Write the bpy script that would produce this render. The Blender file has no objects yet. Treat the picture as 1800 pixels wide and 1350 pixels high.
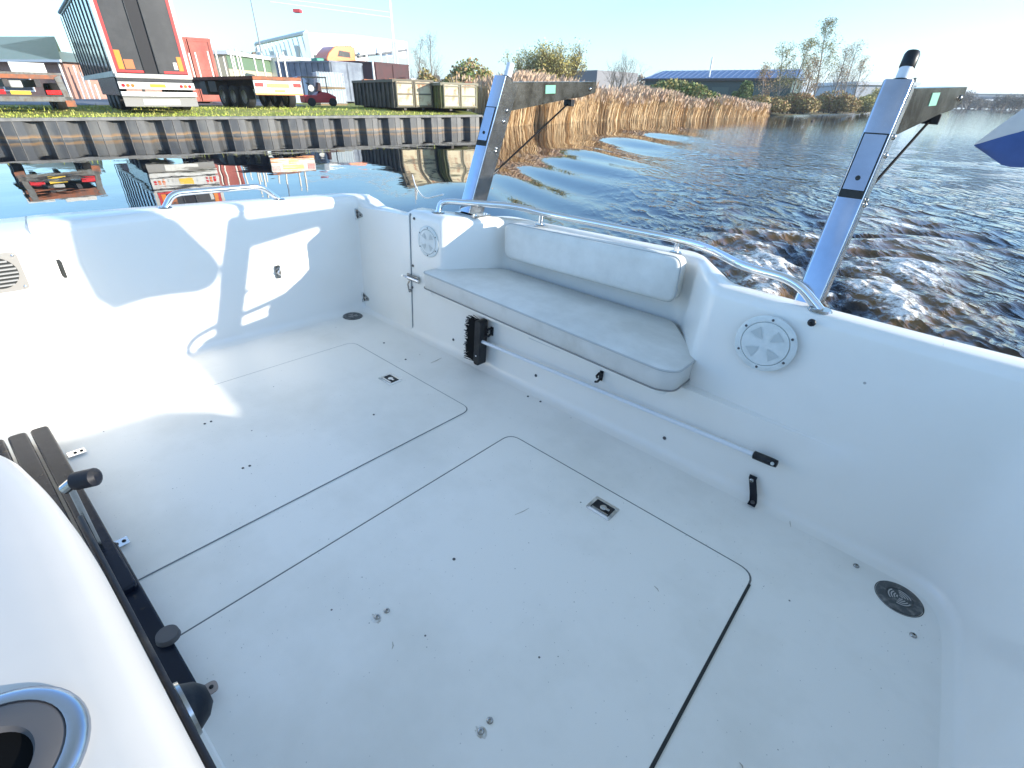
import bpy, math, random
import numpy as np
from mathutils import Vector, Matrix
R=math.radians
scene=bpy.context.scene; col=scene.collection
# ------------------------------------------------------------------ frame of reference
HC=1.55; S=1.1                       # eye above water, scale of cockpit units (eye is 1 unit above the cockpit sole)
FPX=860.; CX,CY=900.,675.
def ray0(p): return np.array([(p[0]-CX)/FPX,-(p[1]-CY)/FPX,1.0])
_h1=ray0((0,156)); _h2=ray0((1800,156+.0163*1800))
_up=np.cross(_h2,_h1); _up/=np.linalg.norm(_up)
if _up[1]<0:_up=-_up
_fw=np.array([0,0,1.]); _fw-=_fw@_up*_up; _fw/=np.linalg.norm(_fw)
_rt=np.cross(_up,_fw)
if _rt[0]<0:_rt=-_rt
W=np.array([_rt,_fw,_up])
def wray(px,py): return W@ray0((px,py))
def G(px,py,z=0.0):
    d=wray(px,py); t=(z-HC)/d[2]; return Vector((d[0]*t,d[1]*t,z))
def BR(px,dist,z=0.7):
    d=wray(px,156+.0163*px); n=math.hypot(d[0],d[1]); return Vector((d[0]/n*dist,d[1]/n*dist,z))
def rowof(P):
    c=W.T@(np.array(P)-np.array([0,0,HC])); return CY-FPX*c[1]/c[2]
def hz(P,py):                        # height over the point P that the row py looks at
    lo,hi=-3,min(120,math.hypot(P[0],P[1])*.85)
    for _ in range(45):
        m=(lo+hi)/2
        if rowof((P[0],P[1],m))>py: lo=m
        else: hi=m
    return lo
_u=-wray(-314,80); _v=wray(1742,258); _u/=np.linalg.norm(_u); _v/=np.linalg.norm(_v)
_s=_u+_v; _d=_u-_v; _s/=np.linalg.norm(_s); _d/=np.linalg.norm(_d)
U=(_s+_d)/2**.5; V=(_s-_d)/2**.5; Z=np.cross(U,V)
BM=np.array([U,V,Z])
EYE=np.array([0,0,HC]); ORG=EYE-S*Z
def pl(px,py,ax,val):                # point of the boat plane u/v/w = val seen at a pixel (boat units)
    d=BM@wray(px,py); o=np.array([0,0,1.]); t=(val-o[ax])/d[ax]; return Vector(o+d*t)
def fl(px,py,w=0.0): return pl(px,py,2,w)
BMAT=Matrix(((U[0],V[0],Z[0],ORG[0]),(U[1],V[1],Z[1],ORG[1]),(U[2],V[2],Z[2],ORG[2]),(0,0,0,1)))
# ------------------------------------------------------------------ camera, light
cam=bpy.data.cameras.new('camera'); camo=bpy.data.objects.new('camera',cam); col.objects.link(camo)
cam.sensor_width=36; cam.lens=FPX/1800*36; cam.clip_start=.05; cam.clip_end=6000
xr=W@np.array([1,0,0]); yr=W@np.array([0,1,0]); zr=-(W@np.array([0,0,1]))
camo.matrix_world=Matrix(((xr[0],yr[0],zr[0],0),(xr[1],yr[1],zr[1],0),(xr[2],yr[2],zr[2],HC),(0,0,0,1)))
scene.camera=camo
sun_dir=U+.467*V+.312*Z; sun_dir/=np.linalg.norm(sun_dir)
sd=Vector(sun_dir)
sl=bpy.data.lights.new('sun','SUN'); sl.energy=2.0; sl.angle=R(.55); sl.color=(1,.93,.82)
so=bpy.data.objects.new('sun',sl); col.objects.link(so); so.rotation_euler=sd.to_track_quat('Z','Y').to_euler()
world=bpy.data.worlds.new('World'); scene.world=world; world.use_nodes=True
wn=world.node_tree; bg=wn.nodes['Background']
sky=wn.nodes.new('ShaderNodeTexSky'); sky.sky_type='NISHITA'; sky.sun_disc=False
sky.sun_elevation=math.asin(sd.z); sky.sun_rotation=math.atan2(sd.x,sd.y); sky.air_density=1.0; sky.dust_density=.15; sky.ozone_density=2.0
tcw=wn.nodes.new('ShaderNodeTexCoord'); sxw=wn.nodes.new('ShaderNodeSeparateXYZ'); wn.links.new(tcw.outputs['Generated'],sxw.inputs[0])
rpw=wn.nodes.new('ShaderNodeValToRGB'); ee=rpw.color_ramp.elements; ee[0].position=0; ee[0].color=(.37,.47,.57,1); ee[1].position=.85; ee[1].color=(1,.775,.54,1); e3=ee.new(.20); e3.color=(.40,.53,.66,1); e4=ee.new(.42); e4.color=(.43,.56,.76,1)
wn.links.new(sxw.outputs['Z'],rpw.inputs[0]); mxw=wn.nodes.new('ShaderNodeMix'); mxw.data_type='RGBA'; mxw.blend_type='MULTIPLY'; mxw.inputs[0].default_value=1
wn.links.new(sky.outputs[0],mxw.inputs[6]); wn.links.new(rpw.outputs[0],mxw.inputs[7]); nzw=wn.nodes.new('ShaderNodeTexNoise'); nzw.inputs['Scale'].default_value=2.6; nzw.inputs['Detail'].default_value=6; mpw=wn.nodes.new('ShaderNodeMapping'); mpw.inputs['Scale'].default_value=(1,1,4.5); wn.links.new(tcw.outputs['Generated'],mpw.inputs[0]); wn.links.new(mpw.outputs[0],nzw.inputs['Vector'])
mrw=wn.nodes.new('ShaderNodeMapRange'); mrw.inputs[1].default_value=.50; mrw.inputs[2].default_value=.75; mrw.inputs[4].default_value=.4; wn.links.new(nzw.outputs[0],mrw.inputs[0])
clw=wn.nodes.new('ShaderNodeMix'); clw.data_type='RGBA'; clw.inputs[7].default_value=(1.15,1.25,1.35,1); wn.links.new(mrw.outputs[0],clw.inputs[0]); wn.links.new(mxw.outputs[2],clw.inputs[6]); wn.links.new(clw.outputs[2],bg.inputs[0]); bg.inputs[1].default_value=.15
scene.view_settings.view_transform='Standard'; scene.view_settings.look='None'; scene.view_settings.gamma=1
scene.view_settings.exposure=2.30
# ------------------------------------------------------------------ helpers
def tag(o,label=None,cat=None,group=None,kind=None):
    if label:o['label']=label
    if cat:o['category']=cat
    if group:o['group']=group
    if kind:o['kind']=kind
    return o
def empty(name,loc=(0,0,0),rz=0,label=None,cat=None,group=None):
    o=bpy.data.objects.new(name,None); col.objects.link(o); o.empty_display_size=.2
    o.location=loc; o.rotation_euler=(0,0,rz); return tag(o,label,cat,group)
def bempty(name,at,label,cat,group=None):   # a thing on the boat, at boat units
    o=bpy.data.objects.new(name,None); col.objects.link(o); o.empty_display_size=.1
    o.matrix_world=BMAT@Matrix.Translation(Vector(at)*S); return tag(o,label,cat,group)
class MB:
    def __init__(s): s.v=[];s.f=[];s.uv=None
    def add(s,vs,fs):
        n=len(s.v); s.v+=[tuple(p) for p in vs]; s.f+=[tuple(i+n for i in f) for f in fs]; return s
    def box(s,x0,x1,y0,y1,z0,z1,M=None):
        vs=[Vector((x,y,z)) for z in(z0,z1) for y in(y0,y1) for x in(x0,x1)]
        if M is not None: vs=[M@p for p in vs]
        return s.add(vs,[(0,2,3,1),(4,5,7,6),(0,1,5,4),(2,6,7,3),(0,4,6,2),(1,3,7,5)])
    def ring(s,c,t,r,n,up=None):
        t=t.normalized(); a=t.orthogonal().normalized() if up is None else up.cross(t).normalized(); b=t.cross(a)
        return [c+a*(math.cos(2*math.pi*i/n)*r)+b*(math.sin(2*math.pi*i/n)*r) for i in range(n)]
    def tube(s,pts,r,n=10,caps=True):
        pts=[Vector(p) for p in pts]; k=len(pts); rs=r if hasattr(r,'__len__') else [r]*k
        T=[(pts[min(i+1,k-1)]-pts[max(i-1,0)]).normalized() for i in range(k)]
        a=T[0].orthogonal().normalized(); vs=[];fs=[]
        for i in range(k):
            a=(a-T[i]*a.dot(T[i])).normalized(); b=T[i].cross(a)
            vs+=[pts[i]+a*(math.cos(2*math.pi*j/n)*rs[i])+b*(math.sin(2*math.pi*j/n)*rs[i]) for j in range(n)]
        for i in range(k-1):
            for j in range(n):
                fs.append((i*n+j,i*n+(j+1)%n,(i+1)*n+(j+1)%n,(i+1)*n+j))
        if caps: fs+=[tuple(reversed(range(n))),tuple((k-1)*n+j for j in range(n))]
        return s.add(vs,fs)
    def loft(s,rings,closed=False,capa=False,capb=False):
        n=len(rings[0]); vs=[p for r in rings for p in r]; fs=[]
        for i in range(len(rings)-1):
            for j in range(n if closed else n-1):
                fs.append((i*n+j,i*n+(j+1)%n,(i+1)*n+(j+1)%n,(i+1)*n+j))
        if capa: fs.append(tuple(reversed(range(n))))
        if capb: fs.append(tuple((len(rings)-1)*n+j for j in range(n)))
        return s.add(vs,fs)
    def extr(s,poly,d):              # polygon (3D points) extruded along d
        d=Vector(d); n=len(poly); vs=[Vector(p) for p in poly]; vs+=[p+d for p in vs]
        return s.add(vs,[tuple(reversed(range(n))),tuple(range(n,2*n))]+[(i,(i+1)%n,n+(i+1)%n,n+i) for i in range(n)])
    def disc(s,c,nrm,r,h,n=24,r2=None):
        c=Vector(c);nrm=Vector(nrm).normalized(); return s.tube([c,c+nrm*h],[r,r if r2 is None else r2],n)
    def lathe(s,c,nrm,prof,n=28):    # prof: (radius,height)
        c=Vector(c);nrm=Vector(nrm).normalized();a=nrm.orthogonal().normalized();b=nrm.cross(a)
        rings=[[c+nrm*h+(a*math.cos(2*math.pi*i/n)+b*math.sin(2*math.pi*i/n))*r for i in range(n)] for r,h in prof]
        return s.loft(rings,True)
    def build(s,name,m,parent=None,smooth=None,scale=None,off=None,bevel=None,label=None):
        me=bpy.data.meshes.new(name)
        vs=s.v
        if off is not None: vs=[(a-off[0],b-off[1],c-off[2]) for a,b,c in vs]
        if scale: vs=[(a*scale,b*scale,c*scale) for a,b,c in vs]
        me.from_pydata(vs,[],s.f)
        me.materials.append(m); 
        import bmesh
        if len(s.f)<200000:
            bm=bmesh.new(); bm.from_mesh(me)
            if bevel or smooth: bmesh.ops.remove_doubles(bm,verts=bm.verts,dist=1e-5)
            bmesh.ops.recalc_face_normals(bm,faces=bm.faces) if len(s.f)<60000 else None
            bm.to_mesh(me); bm.free()
        if smooth:
            me.polygons.foreach_set('use_smooth',[True]*len(me.polygons))
            try: me.set_sharp_from_angle(angle=R(smooth))
            except Exception: pass
        o=bpy.data.objects.new(name,me); col.objects.link(o)
        if parent is not None: o.parent=parent
        if bevel:
            b=o.modifiers.new('bevel','BEVEL'); b.width=bevel; b.segments=3; b.limit_method='ANGLE'; b.angle_limit=R(40)
            me.polygons.foreach_set('use_smooth',[True]*len(me.polygons))
            try: me.set_sharp_from_angle(angle=R(60))
            except Exception: pass
        if label:o['label']=label
        return o
def B(mb,name,m,parent,at=(0,0,0),**k): return mb.build(name,m,parent,scale=S,off=at,**k)
def copy_tree(o,parent=None):
    c=o.copy(); col.objects.link(c); c.parent=parent
    for ch in list(o.children): copy_tree(ch,c)
    return c
# ------------------------------------------------------------------ materials
def mat(name,c,rough=.5,metal=0,c2=None,scale=3.,amt=.5,bump=0,bscale=20.,coat=0,spec=.5,detail=5,lo=.4,hi=.65,stretch=None,dist=.01):
    m=bpy.data.materials.new(name); m.use_nodes=True; nt=m.node_tree; p=nt.nodes['Principled BSDF']
    p.inputs['Base Color'].default_value=(*c,1); p.inputs['Roughness'].default_value=rough; p.inputs['Metallic'].default_value=metal
    p.inputs['Coat Weight'].default_value=coat; p.inputs['Specular IOR Level'].default_value=spec
    tc=nt.nodes.new('ShaderNodeTexCoord'); src=tc.outputs['Object']
    if stretch:
        mp=nt.nodes.new('ShaderNodeMapping'); mp.inputs['Scale'].default_value=stretch; nt.links.new(src,mp.inputs[0]); src=mp.outputs[0]
    if c2 is not None:
        n=nt.nodes.new('ShaderNodeTexNoise'); n.inputs['Scale'].default_value=scale; n.inputs['Detail'].default_value=detail; n.inputs['Roughness'].default_value=.62
        nt.links.new(src,n.inputs['Vector'])
        r=nt.nodes.new('ShaderNodeMapRange'); r.inputs[1].default_value=lo; r.inputs[2].default_value=hi; nt.links.new(n.outputs[0],r.inputs[0])
        mx=nt.nodes.new('ShaderNodeMix'); mx.data_type='RGBA'; mx.inputs[6].default_value=(*c,1); mx.inputs[7].default_value=(*c2,1)
        nt.links.new(r.outputs[0],mx.inputs[0]); nt.links.new(mx.outputs[2],p.inputs['Base Color'])
        m['mix']=mx.name
    if bump:
        n=nt.nodes.new('ShaderNodeTexNoise'); n.inputs['Scale'].default_value=bscale; n.inputs['Detail'].default_value=4; nt.links.new(src,n.inputs['Vector'])
        b=nt.nodes.new('ShaderNodeBump'); b.inputs['Strength'].default_value=bump; b.inputs['Distance'].default_value=dist
        nt.links.new(n.outputs[0],b.inputs['Height']); nt.links.new(b.outputs[0],p.inputs['Normal'])
    return m
def specks(m,scale,size,color,thin=.5):
    """scatter small dirt specks over a material: one voronoi cell in several carries a dot"""
    nt=m.node_tree; p=nt.nodes['Principled BSDF']; tc=nt.nodes.new('ShaderNodeTexCoord')
    v=nt.nodes.new('ShaderNodeTexVoronoi'); v.inputs['Scale'].default_value=scale; nt.links.new(tc.outputs['Object'],v.inputs['Vector'])
    lt=nt.nodes.new('ShaderNodeMath'); lt.operation='LESS_THAN'; lt.inputs[1].default_value=size; nt.links.new(v.outputs['Distance'],lt.inputs[0])
    sp=nt.nodes.new('ShaderNodeSeparateColor'); nt.links.new(v.outputs['Color'],sp.inputs[0])
    gt=nt.nodes.new('ShaderNodeMath'); gt.operation='GREATER_THAN'; gt.inputs[1].default_value=thin; nt.links.new(sp.outputs[0],gt.inputs[0])
    mu=nt.nodes.new('ShaderNodeMath'); mu.operation='MULTIPLY'; nt.links.new(lt.outputs[0],mu.inputs[0]); nt.links.new(gt.outputs[0],mu.inputs[1])
    mx=nt.nodes.new('ShaderNodeMix'); mx.data_type='RGBA'; mx.inputs[7].default_value=(*color,1); nt.links.new(mu.outputs[0],mx.inputs[0])
    l=p.inputs['Base Color'].links
    if l: nt.links.new(l[0].from_socket,mx.inputs[6])
    else: mx.inputs[6].default_value=p.inputs['Base Color'].default_value
    nt.links.new(mx.outputs[2],p.inputs['Base Color']); return m
gel=mat('gelcoat',(.83,.80,.735),.28,c2=(.77,.73,.655),scale=2.2,lo=.5,hi=.9,bump=.03,bscale=5,coat=.15)
gelfloor=mat('deck gelcoat',(.83,.805,.75),.40,c2=(.67,.65,.59),scale=1.9,lo=.46,hi=.80,bump=.08,bscale=160,dist=.002)
specks(gelfloor,13,.036,(.14,.13,.12),.72); specks(gelfloor,34,.05,(.30,.29,.26),.80); specks(gelfloor,90,.10,(.50,.49,.46),.80)
specks(gel,9,.035,(.4,.39,.36),.9)
gap=mat('hatch gap',(.03,.032,.03),.9)
softgap=mat('joint sealant',(.20,.215,.22),.8)
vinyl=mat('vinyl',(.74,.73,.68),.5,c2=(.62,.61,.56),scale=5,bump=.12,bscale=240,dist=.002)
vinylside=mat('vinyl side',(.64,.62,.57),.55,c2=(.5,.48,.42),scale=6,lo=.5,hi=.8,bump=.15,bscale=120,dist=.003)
piping=mat('piping',(.45,.45,.43),.6)
steel=mat('stainless steel',(.78,.79,.80),.09,1,bump=.02,bscale=8)
steelb=mat('brushed steel',(.46,.45,.43),.20,1,c2=(.24,.235,.22),scale=9,lo=.4,hi=.7,bump=.04,bscale=60)
chrome=mat('chrome',(.85,.85,.86),.06,1)
black=mat('black plastic',(.012,.013,.016),.38,c2=(.03,.03,.03),scale=30,spec=.3)
rubber=mat('black rubber',(.008,.010,.016),.5,spec=.25,c2=(.045,.043,.04),scale=25,lo=.5,hi=.8)
teak=mat('black painted timber',(.006,.009,.018),.25,c2=(.035,.028,.022),scale=40,lo=.62,hi=.72,bump=.05,bscale=40,spec=.22)
grey=mat('grey plastic',(.085,.08,.08),.6)
portm=mat('translucent port',(.70,.72,.69),.4,c2=(.60,.63,.60),scale=20)
portd=mat('port recess',(.50,.53,.51),.5)
alu=mat('white pole',(.72,.74,.76),.3)
draingr=mat('drain grey',(.055,.06,.062),.5,c2=(.17,.17,.165),scale=60,lo=.5,hi=.7)
brass=mat('dull brass',(.3,.27,.15),.4,.8)
rope=mat('white rope',(.75,.73,.68),.8)
green=mat('green sticker',(.13,.36,.26),.5)
canvasw=mat('cream canvas',(.60,.57,.53),.8,c2=(.5,.48,.46),scale=8,bump=.2,bscale=30)
canvasb=mat('blue canvas',(.045,.10,.30),.75,c2=(.035,.08,.24),scale=8,bump=.2,bscale=30)
# ================================================================== THE BOAT
boat=bpy.data.objects.new('motor_boat',None); col.objects.link(boat); boat.matrix_world=BMAT
tag(boat,'white motor boat seen from its open cockpit with stern bench, gate and steel stern arms','boat')
def gw(u): return .567+.033*(u+2.2)/2.2        # gunwale height along the beam
def resample(pts,n):
    pts=[Vector(p) for p in pts]; L=[0]
    for a,b in zip(pts,pts[1:]): L.append(L[-1]+(b-a).length)
    out=[]
    for i in range(n):
        t=L[-1]*i/(n-1); k=0
        while k<len(L)-2 and L[k+1]<t: k+=1
        f=(t-L[k])/max(1e-9,L[k+1]-L[k]); out.append(pts[k].lerp(pts[k+1],f))
    return out
def roundpoly(pts,rad,seg=6,closed=False):
    out=[]; n=len(pts); rng=range(n)
    for i in rng:
        p=Vector(pts[i])
        if not closed and i in(0,n-1): out.append(p); continue
        a=Vector(pts[(i-1)%n]);b=Vector(pts[(i+1)%n]); r=rad[i] if hasattr(rad,'__len__') else rad
        if r<=0: out.append(p);continue
        da=(a-p);db=(b-p); ra=min(r,da.length*.45); rb=min(r,db.length*.45)
        q0=p+da.normalized()*ra;q1=p+db.normalized()*rb
        for k in range(seg+1):
            t=k/seg; out.append(q0*(1-t)**2+p*(2*t*(1-t))+q1*t*t)
    return out
def path(keys,rads,counts):
    """plan path whose i-th stretch always gets counts[i] points, so rings of different plans loft together"""
    P=roundpoly(keys,rads,8)
    # split at key points: each rounded corner gave 9 points, ends 1
    idx=[];k=0
    for i in range(len(keys)):
        if i in(0,len(keys)-1) or rads[i]<=0: idx.append((k,k));k+=1
        else: idx.append((k,k+8));k+=9
    out=[]
    for i in range(len(keys)):
        a,b=idx[i]
        seg=P[a:b+1]
        if len(seg)==1: seg=[seg[0]]*9 if 0<i<len(keys)-1 else seg
        out+=seg
        if i<len(keys)-1:
            q0=P[b];q1=P[idx[i+1][0]]
            out+= [q0.lerp(q1,(j+1)/(counts[i]+1)) for j in range(counts[i])]
    return out
# keys along the inner face, port bow -> stern -> starboard bow (u,v)
K =['fwd','step0','step1','port','pc','doorL','doorR','rA','rB','rC','rD','sA','sc','s1','s2']
lower=[(-2.06,-.7),(-2.06,.20),(-2.12,.245),(-2.17,.6),(-2.17,1.4),(-2.12,1.4),(-1.77,1.4),(-1.62,1.4),(-1.56,1.4),(-.62,1.4),(-.42,1.4),(.10,1.4),(.385,1.39),(.40,1.0),(.42,-.7)]
recs =[(-2.06,-.7),(-2.06,.20),(-2.12,.245),(-2.17,.6),(-2.17,1.4),(-2.12,1.4),(-1.77,1.4),(-1.56,1.4),(-1.43,1.68),(-.60,1.71),(-.44,1.43),(.10,1.4),(.385,1.39),(.40,1.0),(.42,-.7)]
cnt=[14,2,4,10,0,4,2,3,8,4,5,6,6,12]
rd_=[0,.03,.03,.03,.05,0,0,.0,.0,.0,.0,0,.24,.05,0]
rr_=[0,.03,.03,.03,.05,0,0,.02,.035,.05,.03,0,.24,.05,0]
def off_in(P,d):                    # move plan path inward (towards cockpit) by d
    n=len(P);o=[]
    for i in range(n):
        a=P[max(i-1,0)];b=P[min(i+1,n-1)];j=1
        while (b-a).length<1e-6 and j<12:
            j+=1;a=P[max(i-j,0)];b=P[min(i+j,n-1)]
        t=(b-a).normalized(); nrm=Vector((t.y,-t.x))  # right-hand side of travel = inside
        o.append(P[i]+nrm*d)
    return o
V2=lambda L:[Vector(p) for p in L]
pl0=path(V2(lower),rd_,cnt); prc=path(V2(recs),rr_,cnt)
def shift(P,f): return [Vector(f(p)) for p in P]
def lean(P,k):                       # side walls lean outward a little with height
    out=[]
    for p in P:
        q=p.copy()
        if q.x<-1.9 and q.y<.22: q.x+= .10*k if True else 0
        out.append(q)
    return out
rings=[]
def ring(P,w): rings.append([Vector((p.x,p.y,w(p.x) if callable(w) else w)) for p in P])
ring(off_in(pl0,.035),.0); ring(off_in(pl0,.018),.004); ring(off_in(pl0,.006),.014); ring(pl0,.032)
ring(pl0,.18); ring(lean(pl0,.4),.268); ring(lean(prc,.4),.272); ring(lean(prc,.5),.30); ring(lean(prc,.9),.45)
prc1=lean(prc,1.)
ring(prc1,lambda u:gw(u)-.03); ring(off_in(prc1,-.004),lambda u:gw(u)-.014); ring(off_in(prc1,-.012),lambda u:gw(u)-.004); ring(off_in(prc1,-.024),gw)
# outer edge: its own plan
outk=[(-2.26,-.7),(-2.28,.20),(-2.30,.245),(-2.31,.6),(-2.30,1.40),(-2.20,1.50),(-1.84,1.50),(-1.68,1.54),(-1.36,1.72),(-.62,1.82),(-.40,1.52),(.10,1.50),(.52,1.50),(.54,1.0),(.56,-.7)]
ro_=[0,.03,.03,.03,.12,0,0,.03,.05,.06,.05,0,.28,.05,0]
po=path(V2(outk),ro_,cnt)
ring(off_in(po,.02),gw); ring(off_in(po,.006),lambda u:gw(u)-.005); ring(po,lambda u:gw(u)-.02); ring(off_in(po,-.02),.3); ring(off_in(po,-.02),-.55)
# lower the gunwale over the gate
for k,rg in enumerate(rings):
    if k>=9:
        for p in rg:
            if -2.16<p.x<-1.79 and p.y>1.3 and p.z>.4:
                p.z-= .035*min(1,(-1.79-p.x)/.05)*min(1,(p.x+2.16)/.10) + .0
mb=MB(); mb.loft(rings); B(mb,'cockpit_moulding',gel,boat,smooth=35)
m=MB(); cz=[(-.7,.72),(.5,.715),(1.0,.71),(1.36,.70),(1.42,.67),(1.46,.60)]
m.loft([[Vector((.43,y,.585)),Vector((.445,y,z-.015)),Vector((.465,y,z)),Vector((.525,y,z)),Vector((.545,y,z-.015)),Vector((.55,y,.585))] for y,z in cz],True,True,True); B(m,'added_shade_coaming',gel,boat,smooth=50)  # raised strip out of view, added to keep sun off the floor
# sole
mb=MB(); fp=[(p.x,p.y) for p in off_in(pl0,.03)]
poly=[Vector((x,y,0.0)) for x,y in fp]
cl=[];
for p in poly:
    if not cl or (p-cl[-1]).length>1e-4: cl.append(p)
mb.add(cl,[tuple(range(len(cl)))]); B(mb,'deck_floor',gelfloor,boat)
# outboard skin below gunwale closes the hull
# hatches: lid sheets over a dark gap sheet
def rrect(u0,u1,v0,v1,r,w,seg=6):
    pts=roundpoly([Vector((u0,v0,w)),Vector((u1,v0,w)),Vector((u1,v1,w)),Vector((u0,v1,w))],r,seg,True); return pts
def strip_ring(outer,inner):
    m=MB(); n=len(outer); m.add(outer+inner,[(i,(i+1)%n,n+(i+1)%n,n+i) for i in range(n)]); return m
def hatch(u0,u1,v0,v1,wd,gm,label):
    g=.0022
    m=MB(); a=rrect(u0-wd,u1+wd,v0-wd,v1+wd,.045,.0012); m.add(a,[tuple(range(len(a)))])
    lid=MB(); bq=rrect(u0+wd,u1-wd,v0+wd,v1-wd,.042,.0013); top=[p+Vector((0,0,.0009)) for p in bq]
    n=len(bq); lid.add(bq+top,[tuple(range(n,2*n))]+[(i,(i+1)%n,n+(i+1)%n,n+i) for i in range(n)])
    h=B(lid,'hatch_lid',gelfloor,boat,label=label); B(m,'hatch_joint',gm,h); return h
h1=hatch(-1.845,-1.075,.0,1.115,.0019,softgap,'port floor hatch lid nearer the gate')
h2=hatch(-.868,-.031,.0,1.105,.0024,mat('hatch seam',(.13,.14,.145),.9),'starboard floor hatch lid with a dark starboard joint')
m=MB(); m.box(-.0325,-.0262,.0,1.06,.0013,.0026); B(m,'open_joint',gap,h2)
def latch(px,py,par):
    c=fl(px,py,.002)
    e=MB(); s=.032
    outer=rrect(c.x-s*1.25,c.x+s*1.25,c.y-s,c.y+s,.006,.0024,3); inn=rrect(c.x-s*.95,c.x+s*.95,c.y-s*.68,c.y+s*.68,.004,.0050,3)
    pit=[Vector((p.x,p.y,.0024)) for p in inn]
    e.loft([outer,[p+Vector((0,0,.002)) for p in outer],inn,pit],True); o=B(e,'flush_latch',steel,par)
    d=MB(); d.add(pit,[tuple(range(len(pit)))]); B(d,'latch_recess',black,o)
    k=MB(); k.disc((c.x+.002,c.y,.0026),(0,0,1),.010,.006,16); k.box(c.x-.004,c.x+.022,c.y-.004,c.y+.004,.0045,.0095); B(k,'ring_pull',chrome,o,bevel=.0005)
    k=MB(); k.box(c.x-.027,c.x+.027,c.y-.021,c.y-.014,.0026,.0062); B(k,'hinge_pin',chrome,o)
latch(686,667,h1); latch(1059,894,h2)
def screw(p,n,r,par,m=steel,name='screw'):
    s_=MB(); p=Vector(p); n=Vector(n).normalized(); s_.lathe(p,n,[(r,0),(r,r*.25),(r*.75,r*.55),(r*.35,r*.62),(r*.3,r*.3),(.0001,r*.3)],12); return B(s_,name,m,par,smooth=50)
def floorscrews(L,r,par,m=steel,name='screw',w=.0002):
    for px,py in L: screw(fl(px,py,w),(0,0,1),r,par,m,name)
floorscrews([(1505,995),(1605,1117)],.0075,boat,steelb)
floorscrews([(675,603),(713,632),(928,697),(950,706)],.0045,boat,grey)
floorscrews([(680,1074),(663,1085),(861,1267),(845,1286)],.0065,h2,steelb,'stud',.0022)
floorscrews([(798,983)],.004,h2,grey,'screw',.0022)
floorscrews([(360,745),(371,741),(427,823),(439,819),(657,729)],.0038,h1,grey,'screw',.0022)
# rust bloom stains round two studs (real stains)
stain=mat('tea stain',(.42,.36,.28),.6,c2=(.72,.72,.70),scale=60,lo=.4,hi=.6)
for px,py,r in((661,1087,.013),(846,1287,.012)):
    c=fl(px,py,.0023); d=MB(); n=18
    d.add([Vector((c.x+math.cos(6.283*i/n)*r*(1+.25*math.sin(3*i)),c.y+math.sin(6.283*i/n)*r*.8,.0025)) for i in range(n)],[tuple(range(n))]); B(d,'rust_stain',stain,h2)
scf=mat('scuff',(.40,.37,.31),.6); 
for (xa,ya),(xb,yb) in (((757,638),(776,629)),((1383,900),(1390,926)),((690,1128),(689,1141)),((905,905),(930,893)),((1300,1340),(1306,1352)),((1150,1030),(1158,1040))):
    p_=fl(xa,ya,.0023); q_=fl(xb,yb,.0023); m=MB(); m.tube([p_,p_.lerp(q_,.5)+Vector((.002,.001,0)),q_],[.0006,.0013,.0005],5); B(m,'scuff_mark',scf,boat)
# drains
def drain(c,r,label):
    d=MB(); d.lathe((c.x,c.y,.0),(0,0,1),[(r,0),(r,.003),(r*.93,.005),(r*.60,.005),(r*.57,.002),(.0001,.002)],36); o=B(d,'deck_drain',draingr,boat,smooth=40,label=label)
    s2=MB()
    for k,rr in enumerate((.48,.36,.24,.12)):
        for a0 in (0,120,240):
            pts=[]
            for j in range(9):
                a=R(a0+18+j*84/8); pts.append((a,rr*r))
            w=.028*r
            vs=[Vector((c.x+math.cos(a)*(q-w),c.y+math.sin(a)*(q-w),.0048)) for a,q in pts]+[Vector((c.x+math.cos(a)*(q+w),c.y+math.sin(a)*(q+w),.0048)) for a,q in pts]
            s2.add(vs,[(j,j+1,10+j,9+j) for j in range(8)])
    B(s2,'grille',mat('grille bar',(.45,.44,.42),.5),o)
    s3=MB(); s3.lathe((c.x,c.y,.0),(0,0,1),[(r*1.02,.0002),(r*1.06,.0004)],36); B(s3,'seal',gap,o)
drain(fl(1580,1052),.05,'grey slotted deck drain in the starboard corner'); drain(fl(620,556),.047,'grey slotted deck drain by the gate')
# stern gate
TV=1.4
def tp(px,py,v=TV): return pl(px,py,1,v)
dl,dr=-2.150,-1.765
m=MB(); z1=gw(dr)-.02
prof=[Vector((dl,TV-.006,.012)),Vector((dr,TV-.006,.012)),Vector((dr,TV-.006,.552)),Vector((dl,TV-.006,.525))]
m.extr(roundpoly(prof,.012,4,True),(0,.02,0)); gate=B(m,'stern_gate',gel,boat,bevel=.003)
m=MB(); m.box(dr+.0005,dr+.0032,TV-.003,TV+.004,.012,.56); B(m,'gate_joint',softgap,gate)
m=MB(); m.box(dl,dr,TV-.0035,TV+.004,.004,.0112); B(m,'sill_joint',softgap,gate)
def hinge(px,py):
    c=tp(px,py,TV-.006); h=MB(); x,z=c.x,c.z
    h.extr([Vector((x,TV-.006,z-.022)),Vector((x+.045,TV-.006,z-.006)),Vector((x+.045,TV-.006,z+.006)),Vector((x,TV-.006,z+.022))],(0,-.004,0))
    h.extr([Vector((x-.022,TV-.006,z-.022)),Vector((x-.004,TV-.006,z-.022)),Vector((x-.004,TV-.006,z+.022)),Vector((x-.022,TV-.006,z+.022))],(0,-.004,0))
    o=B(h,'hinge',steelb,gate); k=MB(); k.tube([(x-.002,TV-.013,z-.026),(x-.002,TV-.013,z+.026)],.0055,10); B(k,'hinge_pin',steel,o)
    for dx,dz in((.01,.009),(.01,-.009),(.03,0)): screw((x+dx,TV-.0101,z+dz),(0,-1,0),.004,o,black)
hinge(628,376); hinge(640,522)
m=MB(); c=tp(722,487,TV-.006)
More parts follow.
